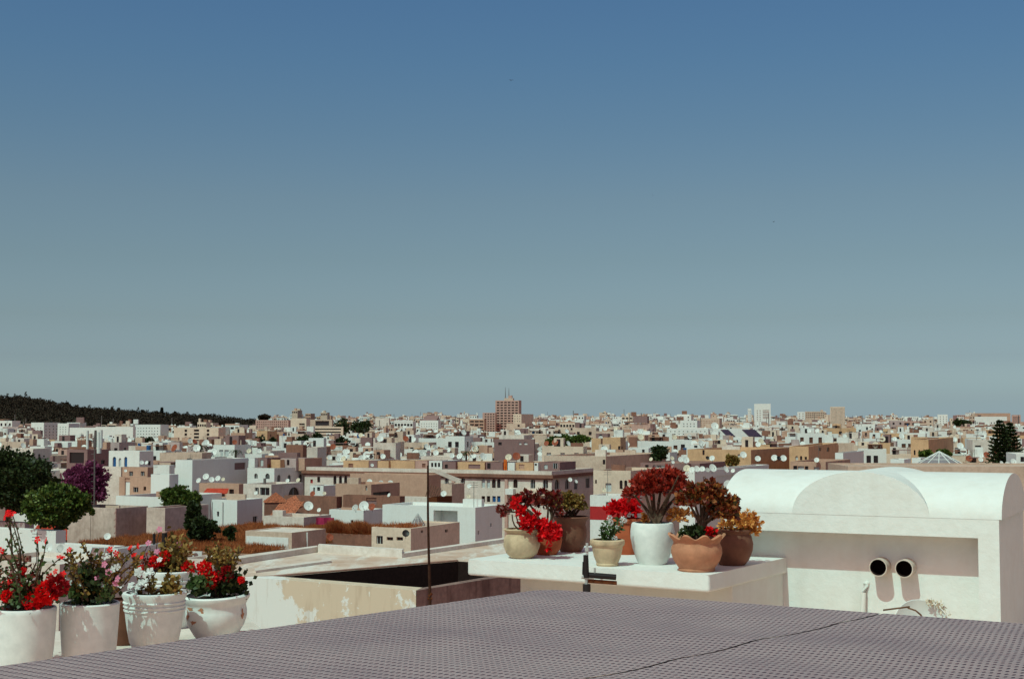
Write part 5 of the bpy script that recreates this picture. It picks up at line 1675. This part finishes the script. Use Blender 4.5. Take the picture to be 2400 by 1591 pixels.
# ---- things on the near roofs
p = atd(463, 1300, 103.0)
root = thing('air_conditioner', 'white air conditioner box on the wall below the dry grass roof', 'air conditioner', p)
boxpart(root, 'case', (-.33, -.12, -.25), (.33, .12, .25), 'dish_white')
mb = MB()
mb.mesh([(-.1 + .17 * math.cos(k * .524), -.128, .17 * math.sin(k * .524)) for k in range(12)], [tuple(range(11, -1, -1))])
mb.build('fan_grille', 'mauve', root)
p = atd(385, 1302, 84)
root = thing('chimney_pipe', 'black round chimney pipe standing behind the pots', 'chimney', p)
mb = MB()
mb.tube([(0, 0, -.6), (0, 0, 1.35)], .16, 14)
mb.build('pipe', 'black', root, True)
mb = MB()
mb.tube([(0, 0, 1.35), (0, 0, 1.42)], .17, 14)
mb.build('cap', 'pink', root, True)
p = atd(361, 1268, 96)
root = thing('chimney_pipe', 'short black chimney stub left of the black round pipe', 'chimney', p)
mb = MB()
mb.tube([(0, 0, -.8), (0, 0, .5)], .10, 12)
mb.build('pipe', 'black', root, True)
p = atd(228, 1304, 86)
root = thing('roof_light', 'sloping grey roof light with white bars behind the tall pink flowers', 'skylight', p, -.2)
mb = MB()
mb.mesh([(-.55, 0, 0), (.75, 0, 0), (.40, .8, .45), (-.75, .8, .45)], [(0, 1, 2, 3)])
mb.build('glazing', 'mauve', root)
for u in (0, .36, .72, 1.0):
    mb = MB()
    mb.tube([(-.55 + 1.3 * u, -.01, .02), (-.75 + 1.15 * u, .81, .47)], .03, 5)
    mb.build('glazing_bar', 'shutter_white', root)
mb = MB()
mb.tube([(-.75, .81, .47), (.4, .81, .47)], .03, 5)
mb.build('frame', 'shutter_white', root)
p = atd(763, 1219, 121)
mb = MB()
for k in range(9):
    x0, x1 = -.8 + k * .17, -.63 + k * .17
    y0, y1 = .1 * math.sin(k * 1.3), .1 * math.sin((k + 1) * 1.3)
    mb.poly([(x0, y0, -.35), (x1, y1, -.35 + .03 * (k % 2)), (x1, y1, .22), (x0, y0, .22)])
    mb.poly([(x0, y0 + .15, .22), (x0, y0, .22), (x1, y1, .22), (x1, y1 + .15, .22)])
o = mb.build('hanging_cloth', 'pinkcloth')
o.location = p
tag(o, 'crimson blanket hung over the low wall above the orange grass', 'cloth')
# ---- satellite dishes one can point at
for px, py, D, w_, mt, lab in (
    (113, 1284, 94, 20, 'dish_white', 'white dish on the cabin wall, left of the grey dish'),
    (141, 1286, 93, 21, 'dish_grey', 'pale grey dish standing by the white boundary wall'),
    (252, 1257, 99, 16, 'dish_white', 'round white dish at the edge of the dry grass roof'),
    (207, 1173, 126, 10, 'dish_cream', 'small tilted dish beside the foot of the lattice mast'),
    (466, 1126, 170, 12, 'dish_white', 'first white dish in the row under the big grey-sided block'),
    (483, 1117, 171, 15, 'dish_white', 'biggest dish in the row under the big grey-sided block'),
    (496, 1124, 170, 13, 'dish_white', 'third white dish in the row under the big grey-sided block'),
    (511, 1121, 170, 13, 'dish_white', 'fourth white dish in the row under the big grey-sided block'),
    (523, 1123, 170, 9, 'dish_cream', 'small cream dish ending the row under the big grey-sided block'),
    (294, 1103, 164, 7, 'dish_white', 'small white dish on the left of the tan house'),
    (332, 1084, 172, 10, 'dish_white', 'left white dish of a pair on the tan house roof'),
    (344, 1084, 172, 9, 'dish_white', 'right white dish of a pair on the tan house roof'),
    (674, 1126, 160, 9, 'dish_white', 'white dish on the roof of the low arch house'),
    (699, 1125, 160, 10, 'dish_cream', 'cream dish on the roof of the low arch house'),
    (600, 1155, 155, 9, 'dish_white', 'white dish in front of the wide dark openings'),
    (733, 1157, 147, 13, 'dish_rust', 'orange dish on the mossy dark wall'),
    (760, 1156, 147, 9, 'dish_cream', 'cream dish on the mossy dark wall'),
    (723, 1186, 134, 22, 'dish_white', 'big oval white dish in front of the mossy dark wall'),
    (748, 1195, 132, 10, 'dish_white', 'white dish beside a red pot right of the big oval dish'),
    (853, 1186, 132, 23, 'dish_white', 'largest white dish on the low white walled house'),
    (872, 1188, 131, 17, 'dish_rust', 'rusty red dish beside the largest white dish'),
    (833, 1190, 132, 16, 'dish_grey', 'half hidden grey dish left of the largest white dish'),
    (866, 1129, 160, 13, 'dish_white', 'left one of three equal dishes on the long tan parapet'),
    (893, 1132, 160, 13, 'dish_white', 'middle one of three equal dishes on the long tan parapet'),
    (915, 1132, 160, 13, 'dish_white', 'right one of three equal dishes on the long tan parapet'),
    (912, 1160, 144, 9, 'dish_white', 'small white dish on the brown walled terrace'),
    (1040, 1157, 143, 14, 'dish_white', 'white dish beside the dark mauve wall'),
    (1100, 1139, 150, 11, 'dish_white', 'white dish on a pole below the arcade, upper of two'),
    (1098, 1163, 148, 10, 'dish_cream', 'cream dish below the arcade, lower of two'),
    (773, 1259, 100, 17, 'dish_rust', 'red painted dish with a white rim beside the squat box house'),
    (951, 1250, 104, 17, 'black', 'dark round dish on the kitchen hut front'),
    (1336, 1124, 160, 10, 'dish_white', 'left dish in front of the shaded arcade end'),
    (1350, 1128, 160, 9, 'dish_white', 'right dish in front of the shaded arcade end'),
    (872, 1090, 176, 8, 'dish_white', 'dish in front of the narrow dark mauve roof hut'),
    (1416, 1148, 150, 11, 'dish_cream', 'cream dish by the pale doorway of the cream house'),
    (1132, 1070, 205, 18, 'dish_white', 'very large white dish above the wide ochre roof hut'),
    (1112, 1069, 206, 11, 'dish_white', 'white dish left of the very large dish'),
    (1078, 1069, 206, 15, 'dish_white', 'wide white dish above the mauve roof huts'),
    (1059, 1068, 206, 12, 'dish_white', 'white dish tilted sideways left of the wide dish'),
    (898, 1070, 206, 12, 'dish_white', 'tall white dish left of the antenna rod row'),
    (1610, 1098, 126, 17, 'dish_cream', 'cream dish with a red spot, leftmost on the grey panelled house'),
    (1622, 1101, 125, 14, 'dish_white', 'white dish second on the grey panelled house'),
    (1633, 1099, 125, 15, 'dish_white', 'white dish third on the grey panelled house'),
    (1646, 1099, 125, 13, 'dish_white', 'white dish fourth on the grey panelled house'),
    (1658, 1101, 125, 11, 'dish_grey', 'grey dish fifth on the grey panelled house'),
    (1670, 1097, 125, 19, 'dish_white', 'widest white dish on the grey panelled house'),
    (1701, 1100, 125, 16, 'dish_white', 'big round dish standing alone on the grey panelled house'),
    (1718, 1103, 125, 10, 'dish_white', 'small dish right of the dish standing alone'),
    (1708, 1139, 118, 27, 'dish_white', 'huge white dish with rusty patches close to the vaulted hut'),
    (1607, 1078, 168, 17, 'dish_white', 'right one of a heart-shaped pair of dishes on the plank shack'),
    (1595, 1077, 168, 13, 'dish_white', 'left one of a heart-shaped pair of dishes on the plank shack'),
    (1577, 1083, 168, 8, 'dish_white', 'small dish left of the heart-shaped pair'),
    (1575, 1074, 170, 10, 'dish_cream', 'cream dish above the small dish on the plank shack'),
    (1526, 1076, 170, 9, 'dish_cream', 'cream dish in front of the dark fig tree'),
    (1658, 1073, 168, 9, 'black', 'dark dish on the plank shack right end'),
    (1669, 1074, 168, 13, 'dish_white', 'white dish right of the dark dish on the plank shack'),
    (1742, 1066, 170, 16, 'dish_white', 'large pale dish against the ochre stone house'),
    (1776, 1075, 160, 14, 'dish_white', 'white dish at the right end of the ochre stone house'),
    (1675, 999, 600, 18, 'dish_white', 'single huge far dish on the roofs right of the white hotel'),
    (1815, 1073, 165, 15, 'dish_white', 'white dish left of the dark dish behind the vaulted hut'),
    (1825, 1074, 164, 11, 'black', 'dark dish between two white ones behind the vaulted hut'),
    (1836, 1074, 165, 15, 'dish_white', 'white dish right of the dark dish behind the vaulted hut'),
    (1914, 1078, 150, 12, 'dish_white', 'slanted white dish above the left part of the vaulted hut'),
    (2026, 1091, 145, 9, 'dish_white', 'small white dish low behind the vaulted hut, left of the box rooms'),
    (2347, 1085, 140, 10, 'dish_white', 'narrow white dish at the foot of the monkey puzzle trees'),
    (2361, 1088, 140, 12, 'dish_white', 'rounder white dish at the foot of the monkey puzzle trees'),
    (2375, 1082, 140, 14, 'dish_white', 'slanted dish right of the two at the foot of the monkey puzzle trees'),
    (2299, 1094, 140, 12, 'dish_white', 'half sunk white dish on the long tan roof terrace')):
    dish_px(px, py, D, w_, mt, lab)

# ================================================================== the rest of the city, row behind row
SKY_COL = np.full(2500, 1100.0)                 # how high the already built part reaches, per pixel column (from -50)
def near_sky(D):
    s_ = np.full(2500, 1108.0)
    for a, b_, y, d in SKYL:
        if d < D:
            i, j = max(0, int(a) + 50), min(2500, int(b_) + 50)
            if j > i:
                s_[i:j] = np.minimum(s_[i:j], y)
    return s_
specs = []
LAND += [(772, 878, 1024, 880), (1272, 1382, 1046, 340), (694, 818, 1047, 520), (318, 362, 1044, 420), (598, 652, 1044, 560), (2232, 2274, 999, 900), (2150, 2235, 1072, 214)]
D = 235.0
while D < 3300:
    half = .40 * D
    x = -half - rng.random() * 10
    while x < half:
        w_ = (3.2 + 5 * rng.random()) * float(np.interp(D, [200, 400, 800, 3300], [1.0, 1.15, 1.5, 2.9]))
        if rng.random() < .14:
            w_ *= 1.5
        m_ = float(np.interp(D, [235, 300, 380, 500, 700, 1000, 1600, 2400, 3300], [17.6, 17.8, 18.3, 18.8, 19.1, 19.7, 21.8, 24.6, 26.3]))
        sd = float(np.interp(D, [200, 600, 1500, 3300], [.9, 1.2, 2.0, 2.4]))
        z = m_ + sd * rng.normal() + (2.6 if rng.random() < .12 else 0) + (9 * rng.random() if D > 1200 and rng.random() < .05 else 0)
        z = min(z, CAMZ - (982 - 966) * 0 + (-1.2 if D < 600 else 16) )
        Dj = D * (1 + .02 * rng.normal())
        px0, _ = proj((x, Dj, z))
        px1, py = proj((x + w_, Dj, z))
        for a, b_, yb, d in LAND:
            if d > Dj and px1 > a and px0 < b_ and py < yb:
                py = yb + 5 * rng.random()
                z = atd((px0 + px1) / 2, py, Dj).z
        if not (px0 < 600 and D > 930):       # the hill stands there
            specs.append((Dj, x, w_, z, px0, px1, py))
        x += w_ * (.8 + .25 * rng.random())
    D *= 1.021
specs.sort(key=lambda s_: s_[0])
# visible area against what stands nearer
sky_now = np.full(2500, 1108.0)
hand = sorted(SKYL, key=lambda s_: s_[3])
hi = 0
vis = []
for s_ in specs:
    while hi < len(hand) and hand[hi][3] < s_[0]:
        a, b_, y, d = hand[hi]
        i, j = max(0, int(a) + 50), min(2500, int(b_) + 50)
        if j > i:
            sky_now[i:j] = np.minimum(sky_now[i:j], y)
        hi += 1
    i, j = max(0, int(s_[4]) + 50), min(2500, int(s_[5]) + 50)
    if j <= i:
        continue
    gain = np.maximum(0, sky_now[i:j] - s_[6])
    blk = False
    for a, b_, y, d in hand:                    # do not stand through a hand-built house
        if abs(d - s_[0]) < 9 and b_ > s_[4] - 4 and a < s_[5] + 4 and d < 500:
            blk = True
    area = gain.sum()
    if blk or area < 25:
        continue
    vis.append((area, s_, float(gain.max())))
    sky_now[i:j] = np.minimum(sky_now[i:j], s_[6])
near = sorted([v for v in vis if v[1][0] < 760], key=lambda v: -v[0])[:225]
chosen = {id(v[1]) for v in near}
rest = [v for v in vis if id(v[1]) not in chosen]
MATW = (('white', .42), ('white_worn', .20), ('cream', .15), ('beige', .10), ('tan', .04), ('ochre', .03), ('pink', .025), ('mauve', .015), ('grey', .02))
MN, MP = [a for a, _ in MATW], np.array([b_ for _, b_ in MATW])
MP = MP / MP.sum()
WORD = {'white': 'white', 'white_worn': 'weathered white', 'cream': 'cream', 'beige': 'beige', 'tan': 'tan', 'ochre': 'ochre', 'pink': 'dusty pink', 'mauve': 'dark mauve', 'grey': 'grey', 'white_clean': 'clean white'}
MARKS = [(60, 'below the wooded hill'), (180, 'below the second white tower'), (300, 'behind the three-arch house'), (400, 'above the grey-sided block'), (470, 'below the cream apartments'), (560, 'behind the grey-sided block'), (640, 'below the balcony block'), (740, 'below the striped office'), (830, 'below the dark tree clump'), (930, 'below the white gabled block'), (1010, 'below the dark roofed house'), (1100, 'below left of tallest tower'), (1200, 'below right of tallest tower'), (1330, 'around the flat green crowns'), (1440, 'behind the ochre blocks'), (1540, 'behind the dark fig tree'), (1620, 'below the white hotel'), (1740, 'around the solar roofs'), (1850, 'below the white office block'), (1960, 'below the bare finned tower'), (2070, 'left of the sandstone hall'), (2190, 'behind the glass pyramid'), (2290, 'left of monkey puzzle trees'), (2390, 'right of monkey puzzle trees')]
made = []
for area, (Dj, x, w_, z, px0, px1, py), gmax in near:
    m_ = str(rng.choice(MN, p=MP))
    if px0 > 1350 and rng.random() < .10:
        m_ = 'ochre'
    ph = R(4 + 20 * rng.random())
    W = w_ / (math.cos(ph) + .15)
    T = 3 + 4.5 * rng.random()
    root = thing('house', '', 'house', (x, Dj + W * math.sin(ph), 0), -ph, GH)
    mb = MB()
    nw = int(rng.integers(1, 5)) if gmax > 6 else int(rng.integers(0, 3))
    ww = .7 + .5 * rng.random()
    wh = 1.0 + .5 * rng.random()
    zt = z - .9 - .6 * rng.random()
    opF, opR = [], []
    for k in range(nw):
        u = W * (k + .5 + .2 * rng.normal() * (nw < 3)) / nw - ww / 2
        opF.append((u, zt - wh, ww, wh, False))
        if gmax > 22 and rng.random() < .7:
            opF.append((u, zt - wh - 3.0, ww, wh, False))
    opF = [q for q in opF if q[0] > .3 and q[0] + ww < W - .3]
    opF = [q for i, q in enumerate(opF) if all(abs(q[0] - p_[0]) > ww + .1 or abs(q[1] - p_[1]) > wh + .1 for p_ in opF[:i])]
    if nw and rng.random() < .7 and T > 3:
        opR.append((T * .3, zt - wh, ww, wh, False))
    f1 = face(mb, (0, 0, 0), (1, 0, 0), W, z, opF, .2)
    f2 = face(mb, (W, 0, 0), (0, 1, 0), T, z, opR, .2)
    face(mb, (W, T, 0), (-1, 0, 0), W, z, ())
    face(mb, (0, T, 0), (0, -1, 0), T, z, ())
    par = .15 + .6 * rng.random()
    ro, ri = [(0, 0), (W, 0), (W, T), (0, T)], [(.2, .2), (W - .2, .2), (W - .2, T - .2), (.2, T - .2)]
    for i in range(4):
        j = (i + 1) % 4
        mb.poly([(*ro[i], z), (*ro[j], z), (*ri[j], z), (*ri[i], z)])
        mb.poly([(*ri[i], z), (*ri[j], z), (*ri[j], z - par), (*ri[i], z - par)])
    mb.build('wall', m_, root)
    mb = MB()
    mb.poly([(*p_, z - par) for p_ in ri])
    mb.build('roof', ('roof', 'roof_white', 'roof_brown')[int(rng.integers(0, 3))], root)
    pane = ('dark', 'dark', 'dark', 'shutter_brown', 'shutter_white')[int(rng.integers(0, 5))]
    for P_, u, a, b_ in f1 + f2:
        n_ = Vector((u.y, -u.x, 0)) * .01
        mb = MB()
        mb.poly([P_ + n_, P_ + u * a + n_, P_ + u * a + n_ + Vector((0, 0, b_)), P_ + n_ + Vector((0, 0, b_))])
        mb.build('window', pane, root)
    feats = []
    if rng.random() < .7:
        a0 = W * (.03 + .5 * rng.random())
        aw = max(1.0, min(1.6 + 2 * rng.random(), W - a0 - .3))
        hh = 1.0 + 1.3 * rng.random()
        cm = m_ if rng.random() < .4 else ('white', 'beige', 'tan', 'mauve', 'white_worn', 'cream')[int(rng.integers(0, 6))]
        mb = MB()
        y_ = 1 + 1.5 * rng.random()
        mb.box((a0, y_, z - par + .004), (a0 + aw, y_ + 2.2, z - par + hh))
        cb = mb.build('roof_cabin', cm, root)
        if aw > 1.3:
            boxpart(cb, 'door', (a0 + aw * .3, y_ - .03, z - par + .01), (a0 + aw * .3 + .6, y_ - .004, z - par + min(hh - .2, 1.7)), 'dark')
        feats.append('%s roof cabin' % WORD[cm].split()[-1])
    if rng.random() < .22:
        a0 = W * (.1 + .7 * rng.random())
        mb = MB()
        mb.tube([(a0, 1.4, z - par), (a0, 1.4, z - par + 1.2)], .42, 10)
        mb.build('water_tank', ('dish_white', 'shutter_blue', 'black', 'tan')[int(rng.integers(0, 4))], root, True)
        feats.append('roof tank')
    if rng.random() < .3:
        a0, aw = W * .08 + W * .3 * rng.random(), W * (.3 + .3 * rng.random())
        mb = MB()
        mb.box((a0, .4, z + .8), (a0 + aw, 2.9, z + .9))
        mb.build('canopy_roof', ('tan', 'roof_brown', 'mauve', 'brown')[int(rng.integers(0, 4))], root)
        for u in (a0 + .15, a0 + aw - .15):
            mb = MB()
            mb.tube([(u, .6, z - par), (u, .6, z + .8)], .06, 5)
            mb.build('canopy_post', 'metal', root)
        feats.append('roof canopy')
    if rng.random() < .7:
        a0 = W * rng.random() * .8
        mb = MB()
        mb.box((a0, 2.5, z - par), (min(a0 + 2.5, W - .3), 2.7, z + .5 + .7 * rng.random()))
        mb.build('roof_wall', ('white', 'tan', 'beige', 'brown', 'white_worn')[int(rng.integers(0, 5))], root)
    if rng.random() < .35:
        mb = MB()
        a0 = W * rng.random()
        hh = 1.6 + 1.6 * rng.random()
        mb.tube([(a0, 1, z - par), (a0, 1, z + hh)], .03, 4)
        for q in range(4):
            mb.tube([(a0 - .45, 1, z + hh - .1 - q * .2), (a0 + .45, 1, z + hh - .1 - q * .2)], .018, 4)
        mb.build('aerial', 'metal', root)
        feats.append('thin aerial')
    feat = 'with ' + feats[0] if feats else 'with bare roof'
    size = 'narrow' if W < 5 else ('wide' if W > 9 else 'medium')
    cxp = (px0 + px1) / 2
    mk = min(MARKS, key=lambda q: abs(q[0] - cxp))[1]
    wn = 'blank' if not (opF or opR) else 'windowed'
    made.append((cxp, root, ('%s %s %s house %s' % (size, wn, WORD[m_].split()[-1], feat)).strip().replace('medium ', ''), mk, py, Dj, W, z))
# every label says which: look, then place, then its turn from the left
from collections import defaultdict
ORD = ['first', 'second', 'third', 'fourth', 'fifth', 'sixth', 'seventh', 'eighth', 'ninth']
byl = defaultdict(list)
for q in made:
    byl[(q[2], q[3])].append(q)
for (a, mk), qs in byl.items():
    qs.sort(key=lambda q: q[0])
    for i, q in enumerate(qs):
        tail = '' if len(qs) == 1 else ', %s from left' % ORD[i]
        lab = '%s %s' % (a, mk)
        q[1]['label'] = lab + tail
# dishes on those roofs
spots = []
for cxp, root, lab, mk, py, Dj, W, z in made:
    if Dj < 430:
        for k in range(int(rng.integers(0, 4)) if Dj < 330 else int(rng.integers(0, 3))):
            spots.append((root, Dj, W, z, mk))
rng.shuffle(spots)
cnt = defaultdict(int)
pend = []
sp_list = sorted(made, key=lambda q: q[5])
for root, Dj, W, z, mk in spots[:210]:
    ph = -root.rotation_euler[2]
    u = W * (.06 + .88 * rng.random())
    c, s_ = math.cos(ph), math.sin(ph)
    off = .35 + .8 * rng.random()
    pos = Vector(root.location) + Vector((c * u + s_ * off, -s_ * u + c * off, z - .12))
    size = (.8 + .5 * rng.random()) * float(np.interp(Dj, [200, 300, 430], [1.1, 1.15, 1.3]))
    px, py = proj((pos.x, pos.y, pos.z + .62 * size))
    hid = not (-5 < px < 2405)
    for a, b_, y, d in SKYL:
        if d < pos.y and a < px < b_ and y < py:
            hid = True
    for q in sp_list:
        if q[5] < pos.y - 1:
            dx = q[6] / 2 / q[5] * F
            if abs(q[0] - px) < dx and q[4] < py:
                hid = True
    if not hid:
        pend.append((px, py, pos, size, mk, ('dish_white', 'dish_white', 'dish_white', 'dish_white', 'dish_white', 'dish_white', 'dish_grey', 'dish_cream', 'dish_cream', 'dish_rust')[int(rng.integers(0, 10))]))
pend.sort(key=lambda q: q[0])
tot = defaultdict(int)
CW = {'dish_white': 'white', 'dish_grey': 'grey', 'dish_cream': 'cream', 'dish_rust': 'rusty'}
for q in pend:
    tot[(q[4], q[5])] += 1
for px, py, pos, size, mk, mt in pend:
    k = cnt[(mk, mt)]
    cnt[(mk, mt)] += 1
    n_ = tot[(mk, mt)]
    lab = '%s dish on the house roofs %s' % (CW[mt], mk) + ('' if n_ == 1 else ', %s of %d from left' % (ORD[min(k, 8)], n_))
    dish(pos, size, mt, lab, rng.normal() * .35)

# the far rest as one mass
SM = ['white', 'cream', 'beige', 'tan', 'grey', 'pink', 'dark', 'roof_white', 'ochre', 'mauve', 'roof_brown', 'dish_white', 'brown', 'metal']
SP = np.array([.56, .19, .10, .05, .04, .03, 0, 0, .025, .012, 0, 0, 0, 0])
mb = MB()
for area, (Dj, x, w_, z, px0, px1, py), gmax in rest:
    ph = R(3 + 20 * rng.random())
    W = w_ / (math.cos(ph) + .15)
    T = 4 + 7 * rng.random()
    M_ = Matrix.Translation((x, Dj + W * math.sin(ph), 0)) @ Matrix.Rotation(-ph, 4, 'Z')
    mi = int(rng.choice(14, p=SP / SP.sum()))
    V = [M_ @ Vector(q) for q in ((0, 0, 0), (W, 0, 0), (W, T, 0), (0, T, 0), (0, 0, z), (W, 0, z), (W, T, z), (0, T, z))]
    mb.mesh(V, [(0, 1, 5, 4), (1, 2, 6, 5), (2, 3, 7, 6), (3, 0, 4, 7)], mi)
    mb.poly(V[4:], (7, 7, 2, 10)[int(rng.integers(0, 4))])
    if rng.random() < .5:                                            # raised parapet
        mb.box((0, -.1, z - .1), (W, .15, z + .3 + .5 * rng.random()), (mi, 3, 12)[int(rng.integers(0, 3))], M_)
    for k in range(int(rng.integers(0, 4))):                         # roof rooms, walls, tanks
        a0, y_ = W * .85 * rng.random(), .5 + 4 * rng.random()
        mb.box((a0, y_, z - .2), (a0 + (.8 + 2.6 * rng.random()) * (1 if Dj < 900 else 1.6), y_ + 1.5, z + (.6 + 1.8 * rng.random()) * (1 if Dj < 900 else 1.5)), (mi, 0, 2, 3, 12, 9)[int(rng.integers(0, 6))], M_)
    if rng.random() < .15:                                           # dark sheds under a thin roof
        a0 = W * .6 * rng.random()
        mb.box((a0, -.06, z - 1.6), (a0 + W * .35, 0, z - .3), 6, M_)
    if rng.random() < .16 and Dj > 600:
        mb.box((W * .4, 3, z), (W * .4 + .35, 3.3, z + 3 + 4 * rng.random()), 13, M_)
    if Dj < 900:
        for k in range(int(rng.integers(0, 3))):                     # little far dishes
            a0, r_ = W * rng.random(), .45 + .3 * rng.random()
            c_ = M_ @ Vector((a0, .4, z + .6))
            mb.poly([(c_.x + r_ * math.cos(t), c_.y + .5 * r_ * math.sin(t), c_.z + .85 * r_ * math.sin(t)) for t in [i * .698 for i in range(9)]], 11)
    ny = 1 if Dj < 900 else int(rng.integers(1, 5))
    nx = int(rng.integers(2, 7))
    big = rng.random() < .3
    if rng.random() < .9:
        for i in range(nx):
            for j in range(ny):
                a0 = W * (i + .5) / nx
                ww = (W / nx * .7 if big else 1.2) / 2
                zz = z - 1.2 - 3.1 * j
                mb.poly([M_ @ Vector(q) for q in ((a0 - ww, -.04, zz - 1.4), (a0 + ww, -.04, zz - 1.4), (a0 + ww, -.04, zz), (a0 - ww, -.04, zz))], 6)
tag(mb.build('distant_city', SM), 'mass of far small pale buildings up to the skyline', 'city', None, 'stuff')
print('near', len(near), 'rest', len(rest), 'dishes', NDISH[0], 'objects', len(bpy.data.objects))
